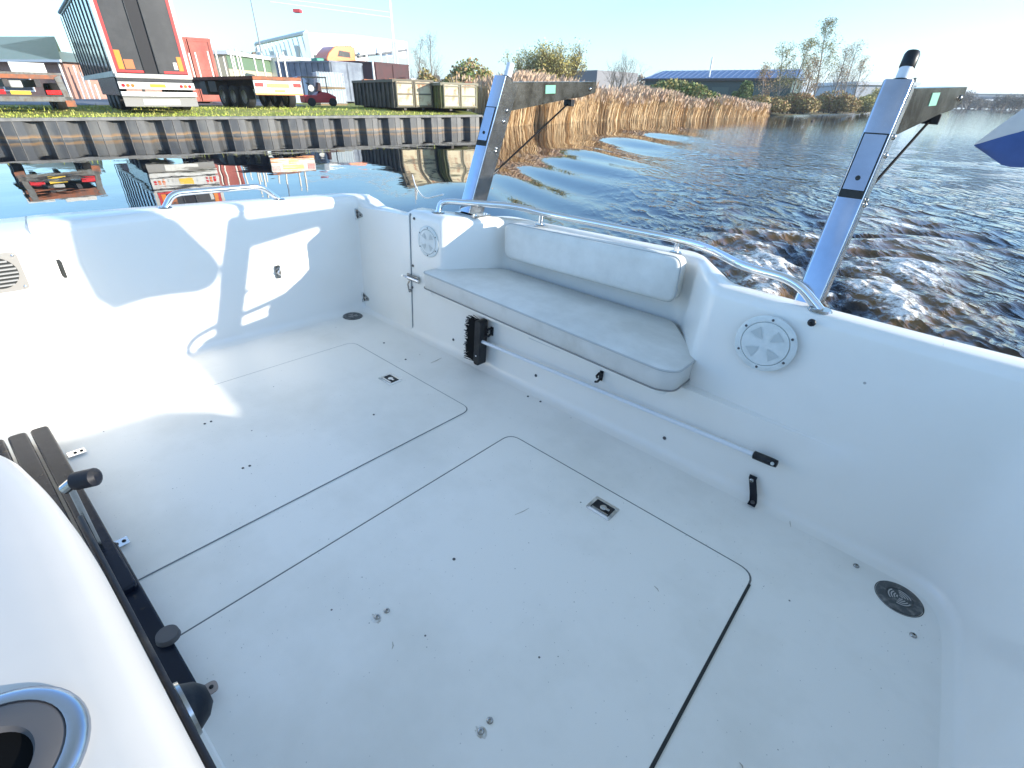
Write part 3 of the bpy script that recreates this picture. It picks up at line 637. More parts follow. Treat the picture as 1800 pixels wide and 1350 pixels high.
#BG
# ================================================================== WATER
rng=np.random.default_rng(5)
def sines(X,Y,n,l0,l1,seed,dirc=None,spread=3.14):
    r=np.random.default_rng(seed); Hh=np.zeros_like(X)
    for i in range(n):
        lam=l0*(l1/l0)**r.random(); a=(r.uniform(-spread,spread)+(dirc or 0)); k=2*np.pi/lam
        Hh+=np.sin((X*math.cos(a)+Y*math.sin(a))*k+r.uniform(0,6.28))*lam
    return Hh/math.sqrt(n)
def smooth(a,b,x):
    t=np.clip((x-a)/(b-a),0,1); return t*t*(3-2*t)
def water():
    ang=np.concatenate([np.radians(np.linspace(-180,-62,40)[:-1]),np.radians(np.linspace(-62,62,1150)),np.radians(np.linspace(62,180,40)[1:])])
    dep=np.radians(np.concatenate([np.linspace(60,5,560),np.linspace(5,.35,210)[1:]]))
    rad=np.concatenate([[.3],HC/np.tan(dep),[400,700,1500,4000]])
    A,Rr=np.meshgrid(ang,rad)
    X=np.sin(A)*Rr; Y=np.cos(A)*Rr
    bu=X*U[0]+Y*U[1]; bv=X*V[0]+Y*V[1]          # metres in boat heading: bu to starboard, bv aft
    wx=X+.35*np.sin(Y*.9)+.2*np.sin(X*1.7+1); wy=Y+.35*np.sin(X*.8+2)+.2*np.sin(Y*1.9)
    cu=bu+.9                                     # distance from wake centre line
    edge=4.0+.37*bv                              # edge of the diverging waves to port
    q=(cu+edge)/1.066                             # >0 inside the wake
    spacing=np.maximum(Rr*Rr/HC*.0017,Rr*.0019)
    def fade(l): return 1-smooth(.12,.45,spacing/l)
    H=np.zeros_like(X)
    # diverging swell train along the port edge
    ca=math.radians(52)
    ph=(bu*math.cos(ca)+bv*math.sin(ca))
    band=np.exp(-((q-1.6)/2.4)**2)*smooth(1.0,7.,bv)*(1-smooth(60,120,bv)*.6)
    H+=band*.075*np.sin(ph*2*np.pi/4.3+.6*np.sin(bv*.3))*fade(4.3)
    H+=.06*np.exp(-((q-.3)/1.2)**2)*smooth(2.,8.,bv)*fade(2.5)
    H+=band*.014*np.sin((bu*math.cos(ca+.25)+bv*math.sin(ca+.25))*2*np.pi/1.5)*fade(1.5)
    inside=smooth(1.8,6.0,q)
    star=1-smooth(14,26,cu)*.45
    chop=inside*star*(.09+.91*smooth(46,5,bv))
    H+=chop*.007*sines(wx,wy,22,1.4,3.6,1)*fade(2.2)
    H+=chop*.015*sines(wx,wy,30,.40,1.3,2,math.atan2(V[1],V[0]),1.2)*fade(.7)
    H+=chop*.021*sines(wx,wy,34,.12,.42,3)*fade(.22)
    # propeller wash
    wash=np.exp(-(cu/(1.15+.06*np.maximum(bv,0)))**2)*smooth(.5,2.5,bv)*(1-smooth(4.5,16,bv))
    t1=sines(wx,wy,26,.35,1.2,7); t2=sines(wx*1.0,wy,30,.10,.35,8); t0=sines(wx,wy,14,1.,2.4,9)
    rid=(1-np.abs(t1)*1.1)
    H+=wash*(.050*t1+.075*t2*fade(.2)+.02*t0+.02*np.clip(rid,0,1))
    calm=.0006*sines(X,Y,16,.8,2.8,11)*(1-inside)*smooth(3,-6,q)
    H+=calm
    boil=smooth(.06,.62,wash*(.75+.9*t0*.35+.9*t1*.45))
    foam=.92*smooth(.38,1.2,wash*(.85+.75*t1+1.6*t2+.3*t0))
    # thin foam streaks drifting aft of the wash and a side roll at starboard
    streak=np.exp(-((cu-2.6-.12*bv)/.8)**2)*smooth(.3,2,bv)*(1-smooth(5,13,bv))
    H+=streak*(.02*t1+.03*t2*fade(.2))
    foam=np.maximum(foam,.7*smooth(.45,1.4,streak*(.6+.8*t1+1.6*t2)))
    foam=np.maximum(foam,.55*smooth(.75,1.6,np.exp(-(cu/(3+.1*bv))**2)*(1-smooth(6,30,bv))*smooth(1,3,bv)*(.5+.7*t1+.6*t2)))
    near=(np.abs(bu+.9)<2.4)&(bv<1.9); H=np.where(near,-.12,H)
    H=np.where(Rr>300,0,H)
    nr,na=X.shape; vs=np.stack([X,Y,H],-1).reshape(-1,3)
    i=np.arange(nr-1)[:,None]*na+np.arange(na-1)[None,:]
    f=np.stack([i,i+na,i+na+1,i+1],-1).reshape(-1,4)
    me=bpy.data.meshes.new('water'); me.vertices.add(len(vs)); me.vertices.foreach_set('co',vs.ravel().astype(np.float32))
    me.loops.add(f.size); me.loops.foreach_set('vertex_index',f.ravel().astype(np.int32))
    me.polygons.add(len(f)); me.polygons.foreach_set('loop_start',np.arange(0,f.size,4,dtype=np.int32)); 
    try: me.polygons.foreach_set('loop_total',np.full(len(f),4,dtype=np.int32))
    except Exception: pass
    me.update(calc_edges=True); me.polygons.foreach_set('use_smooth',np.ones(len(f),dtype=bool))
    for nm,a in(('foam',foam),('boil',boil),('chop',np.clip(chop+wash*.6,0,1))):
        at_=me.attributes.new(nm,'FLOAT','POINT'); at_.data.foreach_set('value',a.ravel().astype(np.float32))
    o=bpy.data.objects.new('water',me); col.objects.link(o); tag(o,kind='structure')
    m=bpy.data.materials.new('canal water'); m.use_nodes=True; nt=m.node_tree; p=nt.nodes['Principled BSDF']; L=nt.links.new
    def N(t,**k):
        n=nt.nodes.new(t)
        for a,b in k.items(): setattr(n,a,b)
        return n
    af=N('ShaderNodeAttribute',attribute_name='foam'); ab=N('ShaderNodeAttribute',attribute_name='boil'); ac=N('ShaderNodeAttribute',attribute_name='chop')
    tc=N('ShaderNodeTexCoord')
    n1=N('ShaderNodeTexNoise'); n1.inputs['Scale'].default_value=19; n1.inputs['Detail'].default_value=10; n1.inputs['Roughness'].default_value=.78; L(tc.outputs['Object'],n1.inputs['Vector'])
    # foam factor = ramp(attr + noise)
    ad=N('ShaderNodeMath',operation='MULTIPLY_ADD'); L(n1.outputs[0],ad.inputs[0]); ad.inputs[1].default_value=3.2; ad.inputs[2].default_value=-2.02
    a2=N('ShaderNodeMath',operation='ADD'); L(ad.outputs[0],a2.inputs[0]); L(af.outputs['Fac'],a2.inputs[1])
    mr=N('ShaderNodeMapRange'); mr.inputs[1].default_value=.16; mr.inputs[2].default_value=.62; L(a2.outputs[0],mr.inputs[0])
    gt=N('ShaderNodeMath',operation='MULTIPLY'); s2=N('ShaderNodeMapRange'); s2.inputs[1].default_value=.02; s2.inputs[2].default_value=.2; L(af.outputs['Fac'],s2.inputs[0]); L(mr.outputs[0],gt.inputs[0]); L(s2.outputs[0],gt.inputs[1])
    c1=N('ShaderNodeMix',data_type='RGBA'); c1.inputs[6].default_value=(.004,.008,.016,1); c1.inputs[7].default_value=(.15,.085,.032,1); L(ab.outputs['Fac'],c1.inputs[0])
    c2=N('ShaderNodeMix',data_type='RGBA'); c2.inputs[7].default_value=(.80,.77,.72,1); L(c1.outputs[2],c2.inputs[6]); L(gt.outputs[0],c2.inputs[0]); L(c2.outputs[2],p.inputs['Base Color'])
    rr=N('ShaderNodeMapRange'); rr.inputs[3].default_value=.015; rr.inputs[4].default_value=.55; L(gt.outputs[0],rr.inputs[0]); L(rr.outputs[0],p.inputs['Roughness'])
    p.inputs['IOR'].default_value=1.36
    # ripples
    mp=N('ShaderNodeMapping'); mp.inputs['Rotation'].default_value=(0,0,-math.atan2(V[1],V[0])); mp.inputs['Scale'].default_value=(1.5,.6,1); L(tc.outputs['Object'],mp.inputs[0])
    n2=N('ShaderNodeTexNoise'); n2.noise_type='RIDGED_MULTIFRACTAL'; n2.inputs['Scale'].default_value=2.6; n2.inputs['Offset'].default_value=.9; n2.inputs['Gain'].default_value=1.4; n2.inputs['Detail'].default_value=6; n2.inputs['Roughness'].default_value=.6; L(mp.outputs[0],n2.inputs['Vector'])
    n3=N('ShaderNodeTexNoise'); n3.inputs['Scale'].default_value=1.4; n3.inputs['Detail'].default_value=3; L(mp.outputs[0],n3.inputs['Vector'])
    b1=N('ShaderNodeBump'); b1.inputs['Distance'].default_value=.028; L(n2.outputs[0],b1.inputs['Height']); L(ac.outputs['Fac'],b1.inputs['Strength'])
    b2=N('ShaderNodeBump'); b2.inputs['Distance'].default_value=.04; L(n3.outputs[0],b2.inputs['Height']); L(ac.outputs['Fac'],b2.inputs['Strength']); L(b1.outputs[0],b2.inputs['Normal'])
    n4=N('ShaderNodeTexNoise'); n4.inputs['Scale'].default_value=1.1; n4.inputs['Detail'].default_value=3; L(tc.outputs['Object'],n4.inputs['Vector'])
    b3=N('ShaderNodeBump'); b3.inputs['Distance'].default_value=.004; b3.inputs['Strength'].default_value=.7; L(n4.outputs[0],b3.inputs['Height']); L(b2.outputs[0],b3.inputs['Normal']); L(b3.outputs[0],p.inputs['Normal'])
    me.materials.append(m)
water()
# ================================================================== LAND
grass=mat('grass',(.22,.28,.03),.85,c2=(.36,.32,.10),scale=1.2,lo=.35,hi=.7,bump=.6,bscale=40,dist=.05)
soil=mat('soil',(.13,.095,.05),.95,spec=.1,c2=(.10,.10,.045),scale=.25,lo=.4,hi=.62)
paving=mat('yard paving',(.13,.14,.16),.75,c2=(.22,.22,.23),scale=.3)
concrete=mat('concrete',(.24,.235,.22),.8,c2=(.15,.15,.14),scale=3)
q0=G(7.5,250.5); q0=Vector((-17.75,18.35,0)); q1=Vector((-1.95,30.25,0)); qd=(q1-q0).normalized(); qn=Vector((-qd.y,qd.x,0))   # qn points inland
q0f=q0-qd*40
shore=[Vector((-1.3,32.6,0)),Vector((-.3,34,0)),Vector((5.1,44.6,0)),Vector((16.2,54.3,0)),Vector((24.5,60,0)),Vector((31,70,0)),Vector((39.5,78.7,0)),Vector((62,100,0)),Vector((87,134,0)),Vector((150,205,0)),Vector((330,420,0))]
m=MB(); far=[Vector((600,1400,0)),Vector((-900,1400,0)),Vector((-900,0,0))]
a=[q0f+qn*.1,q1+qn*.1]
ZG=.87
rows=[]
for dn_,zz in((.12,.69),(1.2,.74),(2.6,.83),(4.2,.865),(9,.87),(30,.87),(130,.87)):
    rows.append([Vector((q0f.x+qn.x*dn_+qd.x*s_,q0f.y+qn.y*dn_+qd.y*s_,zz)) for s_ in (0,20,40,50,(q1-q0f).length,(q1-q0f).length+dn_*.35)])
m.loft(rows); tag(m.build('grass_verge',grass),kind='structure')
# bank land
m=MB()
inn=[]
for i,p in enumerate(shore):
    a=shore[max(i-1,0)];b=shore[min(i+1,len(shore)-1)];t=(b-a).normalized(); inn.append(p+Vector((-t.y,t.x,0))*(2.0+.02*p.length)+Vector((0,0,.55)))
rows=[[Vector((p.x,p.y,-.35)) for p in shore],[Vector((p.x,p.y,.02)) for p in shore],inn,[Vector((-60+i*20.,230+i*110.,.6)) for i in range(len(shore))]]
m.loft(rows); tag(m.build('river_bank',soil),kind='structure')
# starboard far shore + land closing the river
rs=[Vector((230,150,-.3)),Vector((210,185,-.3)),Vector((240,260,-.3)),Vector((330,420,-.3))]
m=MB(); m.loft([rs,[Vector((p.x+1,p.y,.6)) for p in rs],[Vector((p.x+900,p.y+100,.6)) for p in rs]]); tag(m.build('far_bank',soil),kind='structure')
m=MB(); m.add([Vector((300,400,.5)),Vector((1500,300,.5)),Vector((1500,3000,.5)),Vector((-2500,3000,.5)),Vector((-2500,-500,.5)),Vector((-200,-60,.5)),Vector((-200,230,.5))],[(0,1,2,3,4,5,6)]); tag(m.build('ground',soil),kind='structure')
# yard strip of paving seen behind the trailers
yp=[q0f+qn*9+qd*0,q0f+qn*9+qd*70,q0f+qn*60+qd*75,q0f+qn*60]
yp=[q0f+qn*11.5,q0f+qd*54+qn*11.5,q0f+qd*62+qn*60,q0f+qn*60]
m=MB(); m.add([Vector((p.x,p.y,.885)) for p in yp],[(0,1,2,3)]); 
tag(m.build('yard_paving',paving),kind='structure')
# grass tufts on the verge: countless, one object
random.seed(11); m=MB()
for i in range(14000):
    d=random.random()**1.5*9+.12; s_=random.uniform(22,58.5); p=q0f+qd*s_+qn*d; h=random.uniform(.03,.09)*(2.2 if random.random()<.06 else 1); a=random.random()*3.14; w=random.uniform(.015,.04)
    dx=Vector((math.cos(a)*w,math.sin(a)*w,0)); top=Vector((random.uniform(-.05,.05),random.uniform(-.05,.05),h)); b0=Vector((p.x,p.y,.68+.19*min(1,d/3.6)-.02))
    m.add([b0-dx,b0+dx,b0+top],[(0,1,2)])
tag(m.build('grass_tufts',mat('grass blade',(.36,.44,.05),.8,c2=(.50,.45,.15),scale=1.5,lo=.4,hi=.6)),kind='stuff')
# ---- sheet pile wall
pile=mat('pile steel',(.070,.075,.08),.55,c2=(.19,.185,.165),scale=.9,lo=.4,hi=.7,bump=.2,bscale=14,stretch=(1,1,.35))
nt=pile.node_tree; p=nt.nodes['Principled BSDF']; src=p.inputs['Base Color'].links[0].from_socket
g=nt.nodes.new('ShaderNodeNewGeometry'); sx=nt.nodes.new('ShaderNodeSeparateXYZ'); nt.links.new(g.outputs['Position'],sx.inputs[0])
nz=nt.nodes.new('ShaderNodeTexNoise'); nz.inputs['Scale'].default_value=2.2; nt.links.new(g.outputs['Position'],nz.inputs['Vector'])
ma=nt.nodes.new('ShaderNodeMath'); ma.operation='MULTIPLY_ADD'; ma.inputs[1].default_value=-.10; nt.links.new(nz.outputs[0],ma.inputs[0]); nt.links.new(sx.outputs['Z'],ma.inputs[2])
r=nt.nodes.new('ShaderNodeValToRGB'); e=r.color_ramp.elements; e[0].position=.0; e[0].color=(0,0,0,1); e[1].position=.13; e[1].color=(0,0,0,1)
x=e.new(.04); x.color=(1,1,1,1); x=e.new(.08); x.color=(.6,.6,.6,1)
nt.links.new(ma.outputs[0],r.inputs[0]); mx=nt.nodes.new('ShaderNodeMix'); mx.data_type='RGBA'; mx.inputs[7].default_value=(.27,.17,.085,1); nt.links.new(src,mx.inputs[6]); nt.links.new(r.outputs[0],mx.inputs[0]); nt.links.new(mx.outputs[2],p.inputs['Base Color'])
pw=empty('sheet_pile_wall',tuple(q0),0,'grey steel sheet pile quay wall with rust at the waterline below the trailers','quay wall')
per=1.165; total=(q1-q0).length
t0=-14*per
prof=[]
n_p=int(total/per)+1+14
def pp(s_,o_,z): v=q0+qd*s_-qn*o_; return Vector((v.x-q0.x,v.y-q0.y,z))
pan=MB(); 
xs=[]
for k in range(n_p):
    s0=t0+k*per
    if s0>total-.3: break
    # one pile: inpan (deep) , web, outpan (towards water), web
    xs+=[(s0,-.16),(s0+.20,-.16),(s0+.38,.14),(s0+.66,.17),(s0+.96,.14),(s0+per-.001,-.16)]
lvl=[-.6,.05,.3,.62]
pan.loft([[pp(a,b,z) for a,b in xs] for z in lvl]); pan.build('pile_wall',pile,pw)
m=MB()
for k in range(n_p):
    s0=t0+k*per+.37
    if s0>total-.5: break
    for ds in(0,.335):
        a=pp(s0+ds,.155 if ds==0 else .175,0); m.box(-.012,.012,-.012,.012,-.5,.60,Matrix.Translation(a))
m.build('interlock',mat('interlock steel',(.23,.22,.20),.5,c2=(.12,.11,.10),scale=5),pw)
m=MB(); m.extr([pp(t0,.20,.60),pp(total,.20,.60),pp(total,-.42,.60),pp(t0,-.42,.60)],(0,0,.10)); m.build('capping_beam',concrete,pw,bevel=.01)
m=MB(); m.extr([pp(total,.2,-.6),pp(total,-6,-.6),pp(total+.15,-6,-.6),pp(total+.15,.2,-.6)],(0,0,1.25)); m.build('return_wall',pile,pw)
# ================================================================== VEHICLES AND CONTAINERS
def mm(n,c,**k): return mat(n,c,**k)
tblack=mm('black panel',(.016,.018,.02),rough=.22,c2=(.05,.05,.05),scale=2,lo=.5,hi=.8)
gloss=mm('gloss side',(.30,.32,.35),rough=.10,metal=.85)
tgrey=mm('door grey',(.022,.023,.024),rough=.45,c2=(.045,.045,.045),scale=1.5,lo=.45,hi=.75)
redt=mm('red tape',(.62,.035,.03),rough=.4)
ambt=mm('orange plate',(.85,.25,.02),rough=.4)
yel=mm('yellow plate',(.80,.52,.02),rough=.4)
lred=mm('red lens',(.62,.02,.02),rough=.2)
amb=mm('amber lens',(.75,.18,.03),rough=.2)
alum=mm('dusty aluminium',(.50,.49,.45),rough=.45,metal=.3,c2=(.33,.31,.27),scale=3,lo=.4,hi=.7)
whit=mm('dirty white paint',(.66,.65,.60),rough=.5,c2=(.45,.42,.37),scale=4,lo=.5,hi=.8)
tyre=mm('tyre',(.018,.018,.018),rough=.85)
hub=mm('hub',(.28,.28,.27),rough=.5,metal=.5)
chas=mm('chassis',(.03,.03,.032),rough=.6,c2=(.07,.055,.045),scale=4)
rust=mm('rusty frame',(.36,.12,.05),rough=.8,c2=(.18,.10,.07),scale=5)
wood=mm('bed boards',(.16,.06,.04),rough=.8,c2=(.07,.04,.035),scale=5)
hd=math.atan2(.745,.667)
def wheel(par,x,y,r=.5,w=.28):
    m=MB(); m.lathe((x-w/2,y,r),(1,0,0),[(r*.6,0),(r*.95,0),(r,.03),(r,w-.03),(r*.95,w),(r*.6,w)],28); o=m.build('wheel',tyre,par,smooth=40)
    m=MB(); m.lathe((x-w/2,y,r),(1,0,0),[(.0001,.06),(r*.25,.04),(r*.3,.08),(r*.58,.09),(r*.6,0),(r*.6,w),(.0001,w*.8)],20); m.build('rim',hub,o,smooth=40)
def bx(par,name,m_,x0,x1,y0,y1,z0,z1,bev=None,label=None):
    m=MB(); m.box(x0,x1,y0,y1,z0,z1); return m.build(name,m_,par,bevel=bev,label=label)
# tall walking-floor trailer
A=Vector((-15.05,21.5,ZG)); th_=R(41.5); Bq=A+Vector((math.cos(th_),math.sin(th_),0))*2.55; mid=(A+Bq)/2
T=empty('box_trailer',tuple(mid),th_,'tall black box trailer with red outlined rear doors parked on the quay','trailer')
L=12.0; w=1.27
bx(T,'body',tblack,-w,w,.06,L,1.15,3.98)
m=MB()
for sx_ in(-1,1):
    m.box(*(sorted((sx_*w,sx_*(w+.012)))),.12,L-.1,1.32,3.9)
m.build('side_panel',gloss,T)
for sx_ in(-1,1):
    for k in range(11):
        y=.75+k*1.18; x0,x1=sorted((sx_*(w+.012),sx_*(w+.045))); bx(T,'side_post',tblack,x0,x1,y,y+.07,1.3,3.9)
for sx_ in(-1,1):
    x0,x1=sorted((sx_*(w),sx_*(w+.05))); bx(T,'side_rail',alum,x0,x1,.03,L,1.13,1.31); bx(T,'top_rail',alum,x0,x1,.03,L,3.90,4.02)
m=MB(); m.tube([(-w-.06,.1,4.02),(-w-.06,L,4.02)],.07,10); m.build('rolled_tarp',mm('tarp grey',(.35,.36,.38),rough=.6),T,smooth=60)
for sx_ in(-1,1):
    x0,x1=sorted((sx_*(w-.09),sx_*(w+.03))); bx(T,'corner_post',alum,x0,x1,-.04,.06,1.12,4.02)
    x0,x1=sorted((sx_*(w-.19),sx_*(w-.10))); bx(T,'red_border',redt,x0,x1,-.035,-.022,1.30,3.95)
d1=bx(T,'rear_door',tgrey,-w+.09,-.30,-.022,.05,1.28,3.96); d2=bx(T,'rear_door',tgrey,.17,w-.09,-.022,.05,1.28,3.96)
bx(T,'door_gap',mm('door gap dark',(.004,.004,.006),rough=.6),-.30,.17,-.01,.05,1.25,3.96)
for x in(-.28,.19): m=MB(); m.tube([(x,-.045,1.2),(x,-.045,3.95)],.018,8); m.build('lock_rod',tblack,T,smooth=60)
bx(T,'red_border',redt,-w+.10,-.26,-.034,-.023,1.28,1.36); bx(T,'red_border',redt,.36,w-.10,-.034,-.023,1.28,1.36)
bx(T,'hazard_plate',ambt,-w+.20,-w+.38,-.037,-.024,1.38,1.98); bx(T,'hazard_plate',ambt,w-.36,w-.20,-.037,-.024,1.38,1.85)
bx(T,'hazard_plate',mm('faded orange',(.5,.16,.05),rough=.5),-w+.42,-w+.72,-.036,-.024,1.40,1.70); bx(T,'notice_plate',whit,w-.52,w-.39,-.036,-.024,1.42,1.66)
bx(T,'sill_beam',alum,-w,w,-.10,.10,1.10,1.25,.01); bx(T,'sill_beam',tgrey,-w+.02,w-.02,-.06,.05,1.00,1.10)
bx(T,'lamp_bar',whit,-w,w,-.12,-.04,.74,.98,.008)
for i,x in enumerate((-1.12,-.97,-.82,1.10,.95,.80)):
    m=MB(); m.disc((x,-.121,.86),(0,-1,0),.055,.02,16); m.build('rear_lamp',amb if i in(1,4,2) else lred,T,smooth=40)
for x in(-.62,-.45,.45): m=MB(); m.disc((x,-.121,.86),(0,-1,0),.05,.02,16); m.build('rear_lamp',whit,T,smooth=40)
bx(T,'number_plate',yel,-.26,.26,-.134,-.121,.81,.92)
bx(T,'bumper',whit,-w,w,-.16,-.04,.50,.66,.01); 
bx(T,'mud_flap',mm('grey flap',(.28,.27,.25),rough=.7),-w+.02,w-.02,-.03,-.01,.16,.50)
bx(T,'notice_plate',whit,-.62,.62,-.042,-.031,.22,.40)
bx(T,'chassis',chas,-.45,.45,.1,L-.5,.75,1.14)
for y in(1.7,3.0,4.3):
    for x in(-1.08,1.08): wheel(T,x,y,.52,.36)
bx(T,'side_skirt',tblack,-w,-w+.05,.35,6.2,.52,1.12); bx(T,'side_skirt',tblack,w-.05,w,.35,6.2,.52,1.12)
for x in(-.8,.8): bx(T,'landing_leg',chas,x-.06,x+.06,L-3,L-2.86,0,1.1)
# hook-lift trailer at left, rear towards the water
p=BR(44,26.5,ZG); T=empty('chassis_trailer',tuple(p),hd-.03,'low skip trailer chassis with red lamps and rust, left of the tall black trailer','trailer')
steelg=mm('grey frame',(.16,.17,.16),rough=.6,c2=(.10,.075,.05),scale=6)
bx(T,'lower_beam',steelg,-1.25,1.25,0,.12,.30,.46,.01); bx(T,'upper_beam',rust,-1.2,1.15,.02,.20,1.0,1.13,.01)
bx(T,'deck_rail',steelg,-1.2,1.2,.1,5.8,1.13,1.20)
for s_ in(-1,1):
    m=MB(); m.extr([(s_*1.22,0,.2),(s_*1.05,0,.2),(s_*.92,0,1.05),(s_*1.12,0,1.15)],(0,.10,0)); m.build('side_frame',steelg,T,bevel=.01)
    bx(T,'rear_lamp',lred,*sorted((s_*.55,s_*.98)),-.03,0,.52,.66,.01); bx(T,'chassis_rail',chas,*sorted((s_*.35,s_*.5)),.1,6,.75,.98); bx(T,'foot',rust,*sorted((s_*1.0,s_*1.28)),-.02,.2,.14,.34)
bx(T,'number_plate',yel,-.42,.12,-.02,0,.52,.63); bx(T,'plate_bar',chas,-1.0,1.0,0,.08,.47,.50)
bx(T,'air_tank',mm('tank grey',(.4,.41,.40),rough=.5),-.35,.0,.15,.5,.72,.95,.04)
for y in(1.6,2.9):
    for x in(-1.05,1.05): wheel(T,x,y,.45,.30)
bx(T,'load_plate',whit,-1.2,-.35,1.6,1.7,1.2,1.5); bx(T,'load_plate',whit,-.05,.95,1.2,1.3,1.2,1.52)
# flatbed with stakes and the red container standing on its front
p=(BR(438,30.5,ZG)+BR(541,32.3,ZG))/2; dv=(BR(541,32.3)-BR(438,30.5)); h2_=math.atan2(dv.y,dv.x)
T=empty('flatbed_trailer',tuple(p),hd+.02,'rusty flatbed trailer with white and yellow rear beam and upright stakes','trailer')
bx(T,'deck',wood,-1.25,1.25,0,12.5,1.26,1.40); bx(T,'rear_beam',whit,-1.25,1.25,-.03,.04,.62,1.22,.01); bx(T,'deck_edge',rust,-1.25,1.25,-.05,.02,1.24,1.38)
bx(T,'reflector_plate',yel,-.62,.55,-.045,-.03,.92,1.10); bx(T,'number_plate',yel,-.25,.30,-.045,-.03,.72,.83)
bx(T,'rear_lamp',lred,-1.2,-.78,-.05,-.03,.95,1.12,.01); bx(T,'rear_lamp',lred,.78,1.2,-.05,-.03,.95,1.12,.01); bx(T,'reflector_strip',mm('orange strip',(.75,.25,.05),rough=.5),-1.25,1.25,-.04,-.03,.60,.68)
bx(T,'chassis_rail',chas,-.5,-.38,.1,12,.85,1.26); bx(T,'chassis_rail',chas,.38,.5,.1,12,.85,1.26); bx(T,'toolbox',chas,-1.2,-.6,4.6,5.6,.7,1.2); bx(T,'toolbox',chas,-1.2,-.6,6.,6.8,.55,1.2)
for y in(1.3,2.6,3.9):
    for x in(-1.08,1.08): wheel(T,x,y,.50,.36)
stk=mm('stake galvanised',(.42,.40,.36),rough=.5,metal=.3)
for y in(1.2,1.9,3.6,4.6,6.3,7.2,8.6):
    bx(T,'stake',stk,-1.24,-1.17,y,y+.07,1.4,2.55); bx(T,'stake',stk,1.17,1.24,y,y+.07,1.4,2.55)
redc=mm('red container paint',(.50,.155,.11),rough=.55,c2=(.38,.085,.06),scale=.8)
def container(name,loc,rz,W_,L_,H_,m_,label,grp=None,ribs=True,doors=None,frame=None,open_top=False,cat='container',rubble=False):
    T=empty(name,tuple(loc),rz,label,cat,grp); frame=frame or m_
    w=W_/2
    m=MB(); th=.06
    m.box(-w,-w+th,0,L_,.12,H_); m.box(w-th,w,0,L_,.12,H_); m.box(-w+th,w-th,L_-th,L_,.12,H_); m.box(-w+th,w-th,.02,L_-th,.12,.2)
    m.build('shell',m_,T)
    if not open_top: bx(T,'roof',m_,-w+th,w-th,.02,L_-th,H_-.08,H_-.01)
    if ribs:
        n=int(L_/.62)
        for s_ in(-1,1):
            m=MB()
            for k in range(n+1):
                y=.05+k*(L_-.2)/n; x0,x1=sorted((s_*w,s_*(w+.07))); m.box(x0,x1,y,y+.12,.12,H_-.1)
            m.build('side_ribs',m_,T)
    for s_ in(-1,1):
        x0,x1=sorted((s_*(w-.02),s_*(w+.09))); bx(T,'top_rail',frame,x0,x1,-.02,L_,H_-.1,H_+.03)
    dm=doors or m_
    for s_ in(-1,1):
        x0,x1=sorted((s_*.03,s_*(w-.06))); d=bx(T,'door',dm,x0,x1,-.03,.02,.16,H_-.07)
        for z in(.17,H_*.52,H_-.17): bx(d,'door_rib',frame,x0+.02,x1-.02,-.06,-.03,z,z+.07)
        for x in(x0,x1-.06): bx(d,'door_rib',frame,x,x+.06,-.065,-.03,.16,H_-.07)
    bx(T,'front_rail',frame,-w,w,-.03,.05,H_-.06,H_+.04)
    bx(T,'skid',chas,-.6,-.45,.1,L_,0,.12); bx(T,'skid',chas,.45,.6,.1,L_,0,.12)
    if rubble:
        random.seed(int(abs(loc[0]*10)))
        for k in range(16):
            mtx=Matrix.Translation((random.uniform(-w+.3,w-.3),random.uniform(.3,L_*.8),H_-.05+random.uniform(0,.08)))@Matrix.Rotation(random.random()*3,4,'Z')@Matrix.Rotation(random.uniform(-.4,.4),4,'X')
            q_=MB(); q_.box(-random.uniform(.1,.45),random.uniform(.1,.45),-.1,.1,-.08,.06,mtx)
            tag(q_.build('scrap_piece',random.choice([whit,rust,stk]),T))
    return T
cream=mm('cream rusty door',(.66,.57,.38),rough=.7,c2=(.36,.15,.07),scale=2.2,lo=.50,hi=.66)
dgreen=mm('dark skip paint',(.028,.032,.026),rough=.6,c2=(.10,.085,.06),scale=1.5)
olive=mm('olive skip paint',(.14,.15,.05),rough=.7,c2=(.10,.08,.04),scale=2)
cA=G(697,194,.86);cB=G(762,194,.86); dv=(cB-cA); rzc=math.atan2(dv.y,dv.x)
container('skip_container',(cA+cB)/2+Vector((0,0,0)),rzc,dv.length,6.2,hz(cA,140)-.86,dgreen,'open dark skip with rusty cream doors, the larger one nearer the trailers','open skips on the quay',doors=cream,frame=mm('skip frame',(.16,.14,.10),rough=.7),open_top=True,rubble=True)
cA=G(779,195,.86);cB=G(839,195,.86); dv=(cB-cA)
container('skip_container',(cA+cB)/2,math.atan2(dv.y,dv.x),dv.length,5.,hz(cA,146)-.86,olive,'open olive skip with cream doors, the one beside the reeds','open skips on the quay',doors=cream,frame=mm('skip frame pale',(.25,.23,.16),rough=.7),open_top=True,rubble=True)
# red container front panel standing behind the tall trailer
p=BR(352,44,ZG)
container('shipping_container',(p.x,p.y,ZG),rzc+.02,2.6,6,hz(p,66)-ZG,redc,'tall red container standing behind the black trailer',ribs=True)
bluec=mm('blue grey container paint',(.24,.27,.31),rough=.5,c2=(.14,.16,.20),scale=1)
maroon=mm('maroon container paint',(.085,.03,.03),rough=.6,c2=(.06,.03,.03),scale=1)
pA=BR(588,50,ZG);pB=BR(642,53,ZG);dv=pB-pA
container('shipping_container',(pA+pB)/2,math.atan2(dv.y,dv.x),dv.length,6,hz(BR(610,50),108)-ZG,bluec,'blue grey ribbed container standing behind the dark skip',ribs=True)
pA=BR(641,58,ZG);pB=BR(661,59.5,ZG);dv=pB-pA
container('shipping_container',(pA+pB)/2,math.atan2(dv.y,dv.x),dv.length+.4,6,hz(BR(650,58),108)-ZG,maroon,'narrow maroon container right of the blue grey one',ribs=False,grp=None)
